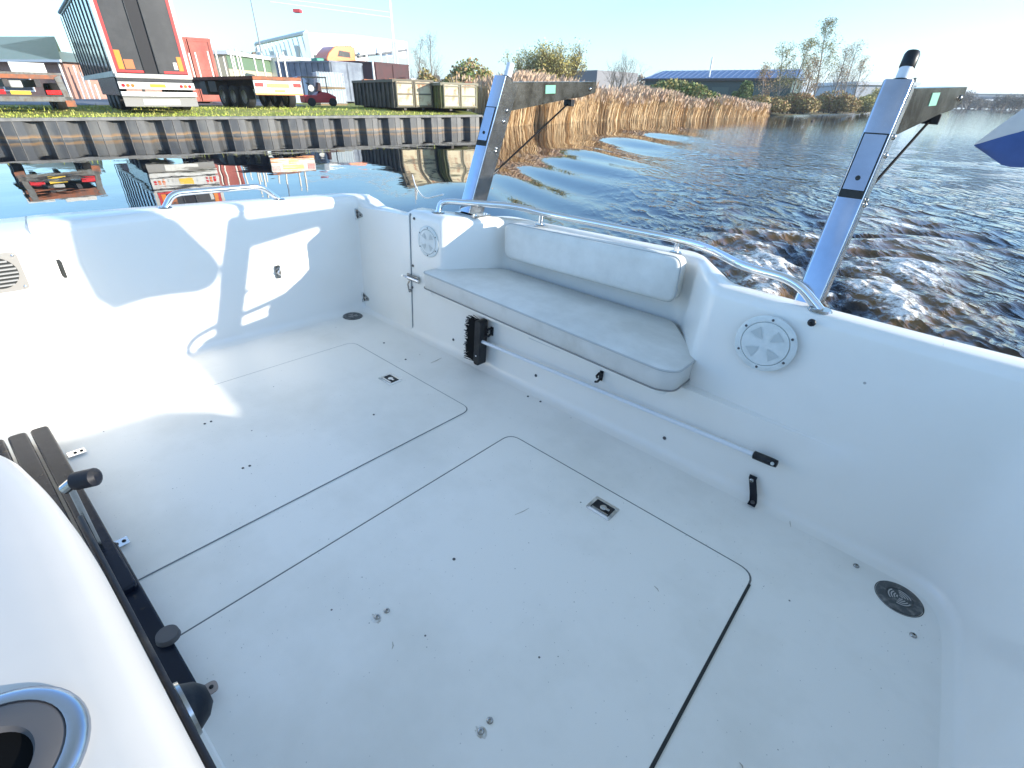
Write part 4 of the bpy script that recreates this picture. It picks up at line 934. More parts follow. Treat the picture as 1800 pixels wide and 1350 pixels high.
pA=BR(664,56,ZG);pB=BR(722,60,ZG);dv=pB-pA
container('shipping_container',(pA+pB)/2,math.atan2(dv.y,dv.x),dv.length,6,hz(BR(690,57),111)-ZG,maroon,'wide maroon container behind the skips, right of the white post',ribs=False)
# orange lorry cab beyond
orange=mm('orange cab paint',(.80,.16,.008),rough=.3,coat=.5)
pA=BR(584,66,ZG);pB=BR(633,68,ZG);dv=pB-pA; p=(pA+pB)/2; zt=hz(p,79)-ZG; zb_=hz(p,108)-ZG
T=empty('lorry',tuple(p),math.atan2(dv.y,dv.x),'orange lorry cab showing above the blue grey container','lorry'); wv=dv.length/2
m=MB(); sec=[(-wv,zb_-1.2),(wv,zb_-1.2),(wv,zt*.97),(wv*.75,zt),(-wv*.35,zt-.15),(-wv*.8,zt-.75),(-wv,zt-1.25)]
m.extr([(x,0,z) for x,z in sec],(0,2.4,0)); m.build('cab',orange,T,bevel=.06)
m=MB(); m.extr([(-wv*.25,-.01,zt-1.05),(wv*.62,-.01,zt-1.1),(wv*.62,-.01,zt-.6),(-wv*.1,-.01,zt-.5)],(0,-.02,0)); m.build('side_window',tblack,T)
bx(T,'chassis',chas,-wv,wv*3,.2,2.2,.8,zb_-1.2)
for x in(-wv*.5,wv*2.2): 
    m=MB(); m.lathe((x,.0,.5),(0,1,0),[(.0001,0),(.3,.0),(.5,.02),(.5,.3),(.0001,.3)],20); m.build('wheel',tyre,T)
bx(T,'air_deflector',mm('green tank',(.05,.30,.20),rough=.5),-wv*1.55,-wv*1.02,.4,1.6,zb_-.6,zb_+.2,.1)
# small red sweeper / forklift machine
rp=mm('red machine paint',(.42,.03,.035),rough=.4,c2=(.3,.03,.03),scale=3)
p=BR(562,37,ZG); T=empty('yard_machine',tuple(p),rzc,'small red yard machine with open seat beside the white crates','machine')
m=MB(); m.extr([(-.95,0,.2),(.95,0,.2),(1.0,0,.55),(.55,0,.75),(.15,0,.80),(-.2,0,.62),(-.95,0,.62)],(0,1.1,0)); m.build('body',rp,T,bevel=.05)
for x in(-.55,.75):
    m=MB(); m.lathe((x,-.06,.24),(0,1,0),[(.0001,0),(.15,0),(.24,.03),(.24,.18),(.0001,.18)],18); m.build('wheel',tyre,T)
m=MB(); m.extr([(-.1,.3,.8),(.25,.3,.8),(.22,.3,1.25),(.08,.3,1.3),(.0,.3,.95)],(0,.5,0)); m.build('seat',mm('seat dark',(.05,.02,.02),rough=.7),T,bevel=.03)
m=MB(); m.tube([(-.55,.5,.6),(-.42,.5,1.15)],.03,8); m.lathe((-.42,.5,1.15),(.5,0,1),[(.2,0),(.23,.02),(.2,.04),(.17,.02),(.2,0)],18); m.build('steering_wheel',tblack,T,smooth=50)
for x in(-.9,.5): bx(T,'guard_post',tblack,x,x+.05,.1,.15,.6,1.55)
bx(T,'guard_roof',tblack,-.92,.58,.1,1.0,1.52,1.58); m=MB(); m.disc((-.45,.06,.98),(0,-1,0),.17,.03,18); m.build('white_dial',whit,T)
# caged liquid crates
cage=mm('cage galvanised',(.40,.43,.45),rough=.45,metal=.5); ibc=mm('cloudy plastic tank',(.42,.50,.54),rough=.4)
protoc=None
for k,(px,dd,zz) in enumerate(((576,41,.72),(594,42,.72),(576,41,1.78),(594,42,1.78))):
    zz=ZG if k<2 else ZG+1.0
    lab=['lower left','lower right','upper left','upper right'][k]+' caged plastic tank in the stack behind the red yard machine'
    if protoc is None:
        T=empty('caged_tank',tuple(BR(px,dd,zz)),rzc,lab,'tank','caged plastic tanks stacked by the skip')
        m=MB(); m.box(-.5,.5,0,1.1,.12,.94); m.build('tank',ibc,T,bevel=.05)
        m=MB()
        for i in range(7):
            x=-.55+i*.1833; m.box(x-.012,x+.012,-.045,-.03,.1,.98)
        for i in range(5):
            z=.14+i*.2; m.box(-.56,.56,-.055,-.045,z-.012,z+.012); m.box(-.575,-.56,-.05,1.1,z-.012,z+.012); m.box(.56,.575,-.05,1.1,z-.012,z+.012)
        m.build('cage',cage,T)
        bx(T,'pallet',mm('pallet wood',(.25,.18,.1),rough=.8),-.58,.58,-.04,1.12,0,.10); protoc=T
    else:
        T=copy_tree(protoc); T.location=BR(px,dd,zz); T['label']=lab
# long white tarpaulin dome / tank
p=BR(548,52,ZG); m=MB(); zt=hz(p,131)-ZG
m.loft([[Vector((math.cos(a)*2.6*sx_,y,math.sin(a)*zt*sx_)) for a in [math.pi*i/12 for i in range(13)]] for y,sx_ in((0,.02),(.02,.8),(.4,.97),(.8,1),(7,1))]); o=m.build('tarpaulin_heap',mm('pale tarpaulin',(.50,.58,.68),rough=.4),None,smooth=60); o.location=p; o.rotation_euler=(0,0,rzc); tag(o,'rounded pale blue tarpaulin heap behind the flatbed trailer','tarpaulin')
# ================================================================== BUILDINGS
brick=mm('pale red brick',(.42,.24,.18),rough=.85,c2=(.34,.19,.14),scale=3)
groof=mm('green grey roof',(.25,.32,.25),rough=.7,c2=(.30,.34,.27),scale=1.2,stretch=(3,3,.3))
wall_w=mm('white cladding',(.72,.72,.70),rough=.5,c2=(.6,.6,.6),scale=.5)
glass=mm('dark glass',(.05,.06,.07),rough=.1)
white=mm('white trim',(.75,.75,.73),rough=.5)
def bld(name,pxl,pxr,dist,pyt,label,m_,depth=12,distr=None,z0=.5,cat='building'):
    a=BR(pxl,dist,z0);b=BR(pxr,distr or dist,z0);d=b-a; T=empty(name,tuple((a+b)/2),math.atan2(d.y,d.x),label,cat); w=d.length/2; h=hz((a+b)/2,pyt)-z0
    bx(T,'wall',m_,-w,w,0,depth,0,h); return T,w,h
T,w,h=bld('brick_building',-120,128,74,108,'low pale brick building with a hipped green roof behind the left trailer',brick,14,62)
m=MB(); rh=2.4; m.add([Vector(p) for p in((-w-.6,-.6,h),(w+.6,-.6,h),(w+.6,14.6,h),(-w-.6,14.6,h),(-w+7.5,7,h+rh),(w-19.5,7,h+rh))],[(0,1,5,4),(1,2,5),(2,3,4,5),(3,0,4),(0,3,2,1)]); m.build('roof',groof,T)
bx(T,'gutter',white,-w-.65,w+.65,-.75,-.6,h-.05,h+.12)
for x in(w-5.5,w-12,w-18,w-25): f=bx(T,'window',white,x-1.6,x+1.6,-.06,0,h-2.2,h-.8); bx(f,'pane',glass,x-1.45,x+1.45,-.07,-.06,h-2.1,h-.9)
m=MB(); m.tube([(w-.3,-.1,0),(w-.3,-.1,h)],.08,8); m.build('downpipe',white,T)
for k in range(4): m=MB(); m.tube([(w+.6+k*.5,.3,0),(w+.6+k*.5,.3,h*.92-k*.45)],.07,6); m.build('fence_pole',white,T)
# little workshop row
T,w,h=bld('workshop',412,505,72,103,'low workshop with a green band and pale roof behind the stakes',mm('cream wall',(.50,.44,.30),rough=.7),8,84)
bx(T,'roof',white,-w-.3,w+.3,-.4,8.4,h,h+.35); bx(T,'green_band',mm('green band',(.13,.20,.12),rough=.6),-w,w,-.05,0,h*.72,h-.02); bx(T,'door',tgrey,-w*.3,w*.25,-.06,0,0,h*.55); bx(T,'door',brick,w*.5,w*.75,-.06,0,0,h*.5)
T,w,h=bld('white_shed',502,600,80,108,'plain white shed behind the red yard machine',wall_w,10,90)
bx(T,'roof',white,-w-.2,w+.2,-.3,10.2,h,h+.3); bx(T,'roller_door',mm('pale grey door',(.5,.52,.55),rough=.5),w*.2,w*.8,-.05,0,0,h*.7)
# steel frame hall under construction
T=empty('steel_frame_hall',tuple(BR(560,100,.5)),0,'white steel frame of an unfinished hall beyond the yard','building')
O=BR(560,100,.5)
def rel(p): return Vector(p)-O
def colm(px,d,pyt,name='column',r=.28,z0=.5):
    p=BR(px,d,z0); zt=hz(p,pyt); m=MB(); q=rel(p); m.box(q.x-r,q.x+r,q.y-r,q.y+r,0,zt-z0); m.build(name,white,T); return Vector((q.x,q.y,zt-z0))
c1=colm(468,128,77); c2=colm(556,98,57,r=.42); c2b=colm(492,118,90); c2c=colm(514,112,88); c2d=colm(536,104,80)
c3=colm(701,112,72,r=.45); c4=colm(721,122,73,r=.2); c5=colm(686,118,76,r=.15); c6=colm(590,105,90,r=.2)
def beam(a,b,name,m_,r=.2):
    m=MB(); m.tube([a,b],r,6); m.build(name,m_,T,smooth=30)
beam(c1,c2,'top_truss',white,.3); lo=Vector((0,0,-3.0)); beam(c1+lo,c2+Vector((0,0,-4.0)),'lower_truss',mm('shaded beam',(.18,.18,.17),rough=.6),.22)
for i in range(12):
    t=i/12; a=c1.lerp(c2,t); b=(c1+lo).lerp(c2+Vector((0,0,-4)),min(1,t+.05)); beam(a,b,'truss_web',white,.09)
m=MB(); cc_=[c2,rel(BR(640,112,0)),c4]
rfm=mm('white hall roof',(.78,.78,.78),rough=.5)
a=Vector((c2.x,c2.y,c2.z)); b=rel(BR(722,125,0)); b.z=hz(BR(722,125,0),73)-.5
md=rel(BR(640,116,0)); md.z=hz(BR(640,116,0),62)-.5
m=MB(); R1=[a,md,b]; R2=[p+Vector((0,0,-2.9)) for p in R1]; R3=[p+Vector((-6,22,2.)) for p in R1]; m.loft([R2,R1,R3]); m.build('roof_edge',rfm,T)
for px_,d_,py_ in((578,102,62),(604,107,62),(628,110,64),(652,113,66),(676,116,69)): colm(px_,d_,py_,r=.16)
lw=[rel(BR(px,d,0)) for px,d in((636,114),(721,121))]; lw[0].z=hz(BR(636,114,0),100)-.5; lw[1].z=hz(BR(721,121,0),88)-.5
beam(lw[0],lw[1],'side_rail',mm('dark rail',(.12,.13,.14),rough=.6),.18)
m=MB(); A0=rel(BR(560,122,0));B0=rel(BR(650,140,0)); A0.z=0;B0.z=0; zt=hz(BR(600,130,0),78); m.extr([A0,B0,B0+Vector((0,0,zt)),A0+Vector((0,0,zt))],(0,.4,0)); m.build('end_wall',wall_w,T)
# thin masts and the crane
def mast(name,px,d,pyt,r,label,cat,pxt=None,m_=None):
    p=BR(px,d,.5); zt=hz(p,pyt)-.5; o=MB(); top=(0,0,zt); o.tube([(0,0,0),top],[r,r*.6],8); q=o.build(name,m_ or stk,None,smooth=60); q.location=p; return tag(q,label,cat),zt
mast('lamp_mast',474,80,-8,.12,'tall thin grey mast rising at the left end of the steel frame','mast',m_=mm('mast dark',(.25,.25,.25),rough=.6))
mast('flag_pole',699,95,-20,.09,'tall thin white pole rising behind the steel frame','mast',m_=white)
mast('post',661,45,108,.11,'short white post standing between the two maroon containers','post',m_=white)
mast('lamp_mast',403,95,92,.08,'short pale mast behind the stakes of the flatbed','mast',m_=white)
p=BR(700,240,.5); T=empty('tower_crane',tuple(p),0,'far tower crane whose thin jib crosses the top of the sky','crane')
zj=hz(BR(520,230),4)-.5; dx=rel(BR(505,230,.5))+O-p; dx2=rel(BR(640,230,.5))+O-p
m=MB(); m.tube([Vector((0,0,0)),Vector((0,0,zj+8))],.45,6); m.build('tower',whit,T)
m=MB(); e1=Vector((dx.x,dx.y,zj)); e0=Vector((0,0,zj-1.5)); m.tube([e0,e1],.16,5); m.tube([e0+Vector((0,0,1.6)),e1+Vector((0,0,1.2))],.12,5); m.build('jib',whit,T)
qh=e0.lerp(e1,.8); m=MB(); m.box(qh.x-1.2,qh.x+1.2,qh.y-1.2,qh.y+1.2,qh.z-2.2,qh.z-1.2); m.build('trolley',redt,T)
# grey low building, long blue-roofed warehouse, white hall
bld('low_building',1046,1116,95,126,'low grey flat-roofed building beyond the reeds',mm('grey wall',(.20,.20,.21),rough=.7),10,105)
T,w,h=bld('warehouse',1130,1385,118,138,'long dark green warehouse with a blue panelled roof behind the hedge',mm('dark green cladding',(.035,.075,.065),rough=.6),16,112)
blue=mm('blue roof sheet',(.055,.12,.26),rough=.35,c2=(.075,.15,.30),scale=.4)
rise=hz(BR(1250,114),121)-.5-h+.1; w2=w+.3
m=MB(); m.add([Vector(p) for p in((-w2,-.5,h),(w2,-.5,h),(w2,7,h+rise),(-w2+1.5,7,h+rise),(-w2,16.4,h),(w2,16.4,h))],[(0,1,2,3),(3,2,5,4),(0,3,4),(1,5,2)]); rf=m.build('roof',blue,T)
sm_=mm('roof seam',(.16,.24,.40),rough=.4)
for k in range(24):
    x=-w2+.8+k*(2*w2-1.6)/23; m=MB(); m.extr([Vector((x,-.45,h+.05)),Vector((x+.12,-.45,h+.05)),Vector((x+.12+.1,6.9,h+rise+.03)),Vector((x+.1,6.9,h+rise+.03))],(0,0,.06)); m.build('roof_seam',sm_,rf)
bx(T,'fascia',tgrey,-w2,w2,-.62,-.5,h-.35,h+.02); m=MB(); m.tube([(-w*.1,1,h),(-w*.1,1,h+3.4)],.15,8); m.build('flue',white,T)
for x in(-w*.55,w*.1,w*.6): bx(T,'door',mm('door green',(.06,.11,.09),rough=.5),x-1.5,x+1.5,-.05,0,0,h*.7)
T,w,h=bld('white_hall',1496,1600,190,150,'pale grey and white hall partly hidden by the starboard davit',mm('pale hall wall',(.42,.44,.46),rough=.6),20,200)
bx(T,'roof',mm('pale roof',(.62,.64,.66),rough=.5),-w-.5,w+.5,-.6,20.6,h,h+.8); bx(T,'gate',white,-w*.5,-w*.1,-.08,0,0,h*.6)
# far bridge
a=BR(1700,330,.5);b=BR(1772,330,.5); T=empty('bridge',tuple((a+b)/2),math.atan2((b-a).y,(b-a).x),'low grey bridge crossing the far end of the canal','bridge'); w=(b-a).length/2
cb=mm('bridge concrete',(.30,.31,.33),rough=.8)
bx(T,'deck',cb,-w-10,w+10,0,6,3.2,4.4); bx(T,'railing',stk,-w-10,w+10,0,.2,4.5,5.3)
for x in(-w*.9,-w*.3,w*.3,w*.9): bx(T,'pier',cb,x-.7,x+.7,.5,5.5,-.8,3.2)
# ================================================================== VEGETATION
def wig(r): return Vector((random.uniform(-r,r),random.uniform(-r,r),random.uniform(-r,r)))
def branchy(m,tips,p,d,L_,r,depth,spread,nb,up=.25,seg=3):
    pts=[p]; q=p; dd=d.normalized()
    for i in range(seg):
        dd=(dd+wig(.18)+Vector((0,0,up*.15))).normalized(); q=q+dd*L_/seg; pts.append(q)
    m.tube(pts,[r*(1-.6*i/seg) for i in range(seg+1)],3 if depth<3 else 5,False)
    if depth==0: tips.append((pts[-1],dd)); tips.append((pts[-2],dd)); return
    for i in range(nb):
        t=random.uniform(.35,1.0) if i else 1.0; k=min(seg-1,int(t*seg)); s_=pts[k].lerp(pts[k+1],t*seg-k) if t<1 else pts[-1]
        nd=(dd+wig(1).normalized()*spread+Vector((0,0,up))).normalized()
        branchy(m,tips,s_,nd,L_*random.uniform(.5,.78),r*.55,depth-1,spread,nb,up,seg)
def leaves(m,tips,n,size,rad,droop=0):
    for i in range(n):
        p,_=random.choice(tips); c=p+wig(rad); a=wig(1).normalized()*size*random.uniform(.5,1.2); b=a.cross(wig(1)).normalized()*size*random.uniform(.4,.9)
        m.add([c-a,c+b,c+a,c-b],[(0,1,2,3)])
barkp=mm('pale bark',(.30,.27,.23),rough=.8,c2=(.2,.18,.15),scale=2); barkd=mm('dark bark',(.10,.08,.06),rough=.9); birchb=mm('birch bark',(.42,.38,.33),rough=.7,c2=(.14,.12,.10),scale=6,stretch=(1,1,.3))
def leafm(n,c,c2): 
    m=mm(n,c,rough=.7,c2=c2,scale=.8,lo=.42,hi=.58); m.node_tree.nodes['Principled BSDF'].inputs['Subsurface Weight'].default_value=0; return m
lfo=leafm('olive leaf',(.24,.25,.07),(.40,.32,.12)); lfg=leafm('green leaf',(.10,.17,.04),(.20,.23,.07)); lfr=leafm('russet leaf',(.45,.26,.12),(.34,.26,.12)); lfy=leafm('yellow willow leaf',(.55,.46,.13),(.40,.37,.15)); lfd=leafm('conifer leaf',(.02,.045,.02),(.035,.06,.025)); twg=mm('twig haze',(.30,.24,.18),rough=.9)
def tree(name,px,dist,pyt,label,grp=None,bark=barkp,leaf=None,nl=0,ls=.12,depth=4,nb=3,spread=.6,trunk=.3,up=.25,z0=.5,seed=1,lean_=0,cat='tree',rad=.4,multi=1,wide=.0,r0=None,segs=3,wpx=0):
    random.seed(seed); P=BR(px,dist,z0); h=hz(P,pyt)-z0
    T=empty(name,tuple(P),0,label,cat,grp); m=MB(); tips=[]; 
    r0=r0 or h*.018
    for k in range(multi):
        d=Vector((lean_+random.uniform(-wide,wide),random.uniform(-wide,wide),1))
        base=Vector((random.uniform(-.15,.15)*multi,random.uniform(-.15,.15)*multi,-.2))
        if name in('birch_tree','poplar_tree'):
            # tall leader with many short side limbs
            H_=h*random.uniform(.75,1) if k else h; pts=[base];q=base;dd=d.normalized()
            for i in range(8): dd=(dd+wig(.07)+Vector((0,0,.1))).normalized(); q=q+dd*(H_*.93/8); pts.append(q)
            m.tube(pts,[r0*(1-.85*i/8) for i in range(9)],6,False)
            for i in range(int(26*nb/3)):
                t=random.uniform(.16,.98); kk=min(7,int(t*8)); s_=pts[kk].lerp(pts[kk+1],t*8-kk); a=random.random()*6.28
                L_=H_*(.22*(1-t)**.8+.04)*random.uniform(.6,1.2)
                branchy(m,tips,s_,Vector((math.cos(a)*spread,math.sin(a)*spread,.75)),L_,r0*.28*(1-t*.6),depth-2,.55,3,up,2)
        else:
            branchy(m,tips,base,d,h*trunk,r0,depth,spread,nb,up,segs)
    # stretch to wanted height
    top=max(v[2] for v in m.v); s_=h/top; m.v=[(x*s_,y*s_,z*s_) for x,y,z in m.v]; tips=[(p*s_,d) for p,d in tips]
    if wpx:
        ww=(BR(px+wpx/2,dist)-BR(px-wpx/2,dist)).length; cw=sorted(abs(v[0]) for v in m.v)[int(len(m.v)*.985)]*2; k_=ww/cw; m.v=[(x*k_,y*k_,z) for x,y,z in m.v]; tips=[(Vector((p.x*k_,p.y*k_,p.z)),d) for p,d in tips]
    m.build('trunk',bark,T)
    if leaf: 
        c=MB(); leaves(c,tips,nl,ls,rad); c.build('crown',leaf,T)
    return T
def bush(name,pxl,pxr,dist,pyt,label,leafs,n,ls,z0=.4,depthm=3.,seed=1,grp=None,cat='bush',tops=None,lump=5,flat=1.):
    random.seed(seed); a=BR(pxl,dist,z0);b=BR(pxr,dist,z0); c=(a+b)/2; w=(b-a).length/2; h=(hz(c,pyt)-z0)
    T=empty(name,tuple(c),math.atan2((b-a).y,(b-a).x),label,cat,grp)
    blobs=[]
    for i in range(lump):
        x=random.uniform(-.75,.75) if lump>1 else 0; hh=h*(1-.55*x*x)*random.uniform(.72,1.02); blobs.append((x*w,random.uniform(-.5,.5)*depthm,hh*.5,w*random.uniform(.32,.5) if lump>1 else w,depthm*.6,hh*.52))
    blobs.append((0,0,h*.48,w*.6,depthm*.6,h*.52))
    st=MB()
    for i in range(30):
        b_=random.choice(blobs); q=Vector((b_[0]+random.uniform(-.6,.6)*b_[3],b_[1],b_[2]+random.uniform(0,.8)*b_[5])); st.tube([Vector((q.x*.5,q.y,-.2)),q.lerp(Vector((q.x*.5,q.y,0)),.5)+wig(.15),q],[.05,.035,.012],4,False)
    st.build('stem',barkd,T)
    if not isinstance(leafs,(list,tuple)): leafs=[leafs]
    for li,lf in enumerate(leafs):
        m=MB()
        for i in range(n//len(leafs)):
            bb_=random.choice(blobs); v=wig(1)
            while v.length>1: v=wig(1)
            v=v.normalized()*(v.length**.35)*random.uniform(.82,1.06); q=Vector((bb_[0]+v.x*bb_[3],bb_[1]+v.y*bb_[4],max(.05,bb_[2]+v.z*bb_[5])))
            s_=ls*random.uniform(.5,1.3); a_=wig(1).normalized()*s_; c_=a_.cross(wig(1)).normalized()*s_*.7; m.add([q-a_,q+c_,q+a_,q-c_],[(0,1,2,3)])
        m.build('crown',lf,T)
    return T
# bare birches left
tree('poplar_tree',737,78,62,'bare grey tree, left one of the pair right of the steel frame','bare trees right of the steel frame',leaf=twg,nl=900,ls=.05,seed=3,nb=4,depth=4,rad=.3)
tree('poplar_tree',757,80,50,'bare grey tree, taller right one of the pair right of the steel frame','bare trees right of the steel frame',leaf=twg,nl=900,ls=.05,seed=5,nb=4,depth=4,rad=.3)
bush('ivy_thicket',722,775,62,118,'low leafy thicket under the pair of bare trees',[lfo,lfr],4200,.14,seed=2,lump=6)
bush('bramble_mound',772,880,56,100,'rounded green and brown bramble mound behind the skips',[lfg,lfo,lfr],9500,.16,seed=4,lump=8,depthm=4)
tree('willow_tree',972,66,72,'wide round yellow willow with a dense twiggy crown',leaf=lfy,nl=9000,ls=.10,depth=5,nb=4,spread=.75,trunk=.22,up=.42,seed=8,multi=7,wide=.65,rad=.5,wpx=128,r0=.10,segs=2,bark=mm('willow twig',(.26,.20,.09),rough=.8))
bush('willow_scrub',905,985,60,118,'brown scrub at the foot of the round willow',[lfr,lfo],3600,.13,seed=9,lump=6)
tree('bare_tree',1092,88,84,'round bare grey tree standing behind the low grey building',leaf=twg,nl=2600,ls=.04,wpx=62,depth=5,nb=3,spread=.7,trunk=.25,up=.35,seed=12,multi=4,wide=.45,rad=.3,r0=.08,segs=2)
bush('bramble_hedge',1108,1262,61,137,'dense green bramble hedge rising behind the reeds',[lfg,lfo],12000,.16,seed=6,lump=9,depthm=3,z0=.3)
bush('green_bush',1283,1330,84,141,'upright green bush in front of the warehouse end',[lfg],3600,.17,seed=7,lump=5,depthm=2)
# birch clump on the bank
for i,(px,d,pt,nl,lf,lab) in enumerate(((1340,76,112,500,lfr,'small russet birch at the left edge of the waterside clump'),(1368,80,75,900,lfo,'pale leafy birch, second from the left in the waterside clump'),(1392,82,70,900,lfo,'slender birch left of the tallest birch'),(1425,84,34,1500,lfo,'tallest birch, in the middle of the waterside clump'),(1412,80,95,700,lfr,'short russet birch in front of the tallest birch'),(1460,92,78,500,lfr,'bare spreading birch right of the tallest birch'),(1482,98,72,450,lfr,'bare birch, second from the right in the waterside clump'),(1500,104,100,500,lfr,'low bare birch at the right end of the waterside clump'))):
    tree('birch_tree',px,d,pt,lab,'birches on the bank',bark=birchb,leaf=lf,nl=nl*2,ls=.075,seed=20+i,nb=4 if i in(3,5,6) else 3,depth=4,rad=.35,lean_=random.uniform(-.12,.12),r0=.13)
for i,(a,b,d,pt,lf,lab) in enumerate(((1296,1385,77,166,[lfr,lfo],'reddish undergrowth below the left birches'),(1350,1450,80,160,[lfr,lfr,lfo],'russet undergrowth below the tallest birch'),(1420,1512,92,158,[lfr,lfr,lfo],'brown undergrowth below the bare birches'),(1480,1550,104,168,[lfy,lfo],'yellow green shrubs where the birch bank meets the water'))):
    bush('undergrowth_shrub',a,b,d,pt,lab,lf,6500,.13,seed=40+i,grp='shrubs under the birches',lump=18,depthm=2.2)
tree('leafless_tree',1536,135,152,'small yellowish tree beside the pale hall',leaf=lfy,nl=700,ls=.15,depth=4,seed=50,rad=.5,multi=3,wide=.3,cat='tree')
bush('shore_bush',1505,1545,130,165,'dark bush in front of the pale hall',[lfg,lfo],1800,.22,seed=51,lump=4)
for i,(px,pt) in enumerate(((1562,140),(1578,134),(1592,138))):
    P=BR(px,230,.5); h=hz(P,pt)-.5; T=empty('conifer_tree',tuple(P),0,['left','middle','right'][i]+' dark conifer above the roof of the pale hall','tree','conifers behind the pale hall'); random.seed(60+i); m=MB(); m.tube([(0,0,0),(0,0,h)],[.25,.05],6); m.build('trunk',barkd,T); m=MB()
    for k in range(1400):
        t=random.random()**.6; rr_=(1-t)*h*.22+.2; a=random.random()*6.28; q=Vector((math.cos(a)*rr_*random.uniform(.3,1),math.sin(a)*rr_*random.uniform(.3,1),t*h)); a_=wig(1).normalized()*.4; c_=a_.cross(wig(1)).normalized()*.25; m.add([q-a_,q+c_,q+a_,q-c_],[(0,1,2,3)])
    m.build('crown',lfd,T)
# far right trees
hazeleaf=leafm('far leaf',(.17,.15,.12),(.22,.2,.14))
for i,(px,d,pt,multi,lab) in enumerate(((1640,215,185,3,'far small bush left of the round tree beside the canal bend'),(1664,215,178,3,'far yellowish bush by the water near the canal bend'),(1694,240,159,4,'far round bare tree just right of the starboard davit arm'),(1718,290,172,4,'far bare tree in front of the bridge'),(1732,300,175,4,'far low tree beside the bridge'),(1762,235,165,5,'far broad bare tree on the right bank'),(1790,225,168,5,'far broad bare tree at the right edge of the picture'))):
    tree('far_tree',px,d,pt,lab,'far trees by the canal bend',leaf=[lfy,lfy,hazeleaf,hazeleaf,hazeleaf,hazeleaf,hazeleaf][i],nl=900,ls=.22,depth=4,nb=4,spread=.8,trunk=.25,up=.3,seed=70+i,multi=multi,wide=.6,rad=1.0,r0=.12)
# far treeline that reads as one mass
random.seed(99); m=MB()
def mass(m,pa,pb,da,db,pyt,n,ls):
    for i in range(n):
        t=random.random(); P=BR(pa+(pb-pa)*t,da+(db-da)*t+random.uniform(-6,6),.5); h=(hz(P,pyt)-.5)*(.55+.45*abs(math.sin(t*17+math.sin(t*41)*1.3))); z=random.random()**.8*h
        q=P+Vector((0,0,z)); s_=ls*random.uniform(.5,1.3); a_=wig(1).normalized()*s_; c_=a_.cross(wig(1)).normalized()*s_*.7; m.add([q-a_,q+c_,q+a_,q-c_],[(0,1,2,3)])
mass(m,-60,470,130,150,92,9000,.55); mass(m,1500,1950,330,300,177,7000,.8); mass(m,740,1130,150,160,132,5000,.5)
tag(m.build('far_woodland',leafm('far wood',(.19,.16,.12),(.26,.20,.14))),kind='stuff')
# starboard shore woodland, beyond the right edge
sb=[Vector((48,-60,-.3)),Vector((52,0,-.3)),Vector((66,34,-.3)),Vector((112,66,-.3)),Vector((230,150,-.3))]
m=MB(); m.loft([sb,[Vector((p.x+1,p.y-.5,.5)) for p in sb],[Vector((p.x+200,p.y-90,.6)) for p in sb]]); tag(m.build('starboard_bank',soil),kind='structure')
m=MB()
for i in range(16000):
    k=random.choice((0,1,1,2,2,2,3,3)); t=random.random(); P=sb[k].lerp(sb[k+1],t)+Vector((random.uniform(2,8),random.uniform(-4,1),0)); h=((10.5 if k in(1,2) else 7) if k<3 else 8)*(.6+.4*abs(math.sin(P.x*.31+P.y*.23))); q=Vector((P.x,P.y,.3+random.random()**.8*h)); s_=.5*random.uniform(.5,1.3); a_=wig(1).normalized()*s_; c_=a_.cross(wig(1)).normalized()*s_*.7; m.add([q-a_,q+c_,q+a_,q-c_],[(0,1,2,3)])
tag(m.build('shore_woodland',leafm('shore wood',(.14,.13,.06),(.22,.16,.09))),kind='stuff')
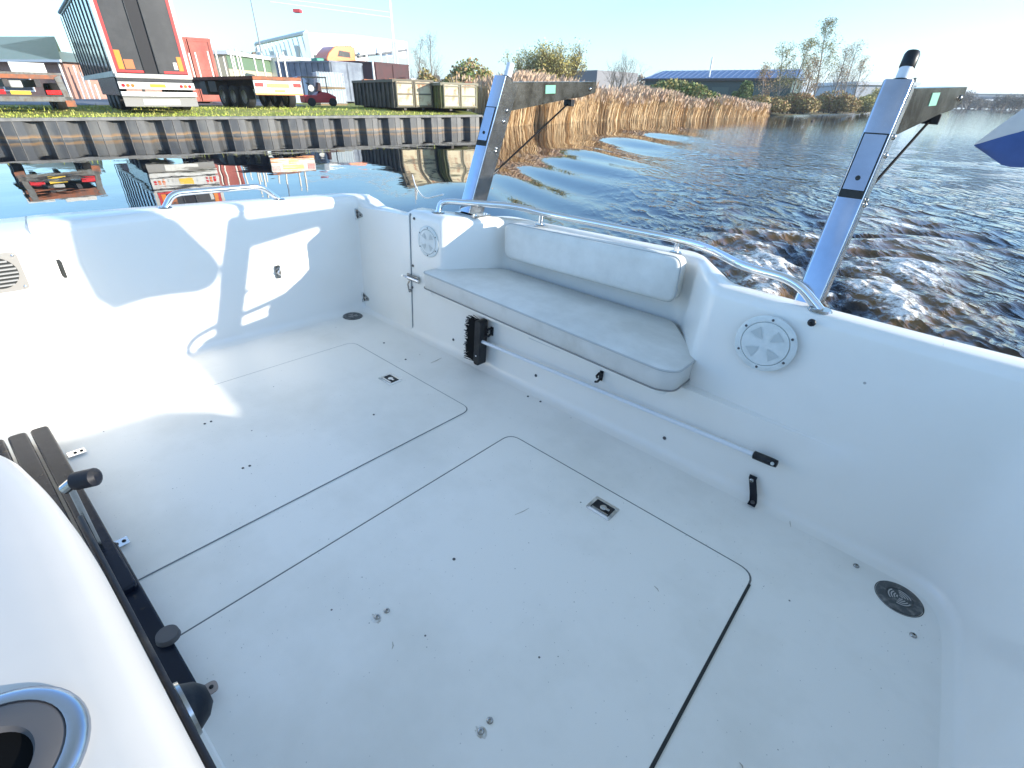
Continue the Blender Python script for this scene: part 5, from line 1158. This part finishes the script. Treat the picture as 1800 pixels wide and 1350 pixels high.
# ---- reeds
random.seed(7); m=MB(); hd_=MB()
reed=mm('dry reed',(.72,.53,.30),rough=.85,c2=(.56,.38,.20),scale=.6,lo=.4,hi=.6); plume=mm('reed plume',(.50,.35,.25),rough=.9,c2=(.60,.45,.30),scale=.7)
def shore_at(s_):
    k=0
    P_=shore[:6]; L=[(b-a).length for a,b in zip(P_,P_[1:])]; tot=sum(L); x=s_*tot
    for k,l in enumerate(L):
        if x<=l or k==len(L)-1: 
            a,b=P_[k],P_[k+1]; t=min(1,x/l); n=(b-a).normalized(); return a.lerp(b,t),Vector((-n.y,n.x,0)),k+t
        x-=l
for i in range(30000):
    s_=random.random()**1.15; P,n,kk=shore_at(s_); clump=.5+.5*math.sin(s_*57+2*math.sin(s_*23)); d=random.random()**1.7*(7.5 if s_<.4 else 3.0)-.55-.45*clump
    h=(1.75+.25*math.sin(s_*31)+.22*clump)*random.uniform(.72,1.12)*(1.12-.66*max(0,s_-.40)/.60)
    if s_<.1: n=(n+Vector((1.3,1.6,0))).normalized()
    b0=P+n*d; b0.z=max(-.05,min(.5,d*.2)); a=random.random()*3.14; w=random.uniform(.010,.024)*(1+P.length*.012); dx=Vector((math.cos(a)*w,math.sin(a)*w,0)); l=Vector((random.gauss(.06,.13),random.gauss(0,.13),0))*h
    t=b0+l+Vector((0,0,h)); md=b0+l*.35+Vector((0,0,h*.55))
    m.add([b0-dx,b0+dx,md+dx*.8,md-dx*.8,t],[(0,1,2,3),(3,2,4)])
    if random.random()<.45: m.add([md-dx,md+dx,md+Vector((random.uniform(-.3,.3),random.uniform(-.3,.3),random.uniform(.0,.35)))],[(0,1,2)])
    if random.random()<.5:
        hd_.add([t-Vector((0,0,.30)),t-dx*2.6-Vector((0,0,.12)),t+Vector((l.x*.2,0,.08)),t+dx*2.6-Vector((0,0,.14))],[(0,1,2,3)])
o1=m.build('reed_bed',reed); tag(o1,kind='stuff'); tag(hd_.build('reed_plumes',plume),kind='stuff')
# duck far out
p=G(1428,214,0); T=empty('duck',tuple(p),.6,'tiny dark duck swimming near the birch bank','duck')
m=MB(); m.lathe((-.2,0,.05),(1,0,0),[(.001,0),(.07,.06),(.10,.18),(.08,.32),(.001,.42)],12); m.tube([(.12,0,.08),(.17,0,.2),(.2,0,.23)],[.035,.03,.04],8); m.tube([(.2,0,.23),(.29,0,.22)],[.03,.008],6); m.build('body',mm('duck brown',(.05,.04,.035),rough=.8),T,smooth=60)

# ================================================================== HAZE
hm=bpy.data.materials.new('haze'); hm.use_nodes=True; nt=hm.node_tree; nt.nodes.remove(nt.nodes['Principled BSDF']); v=nt.nodes.new('ShaderNodeVolumePrincipled')
v.inputs['Color'].default_value=(.92,.95,1,1); v.inputs['Density'].default_value=.0005; v.inputs['Anisotropy'].default_value=.3; nt.links.new(v.outputs[0],nt.nodes['Material Output'].inputs['Volume'])
m=MB(); m.box(-4600,4600,-4600,4600,-2,75); o=m.build('haze',hm,None); tag(o,kind='stuff')
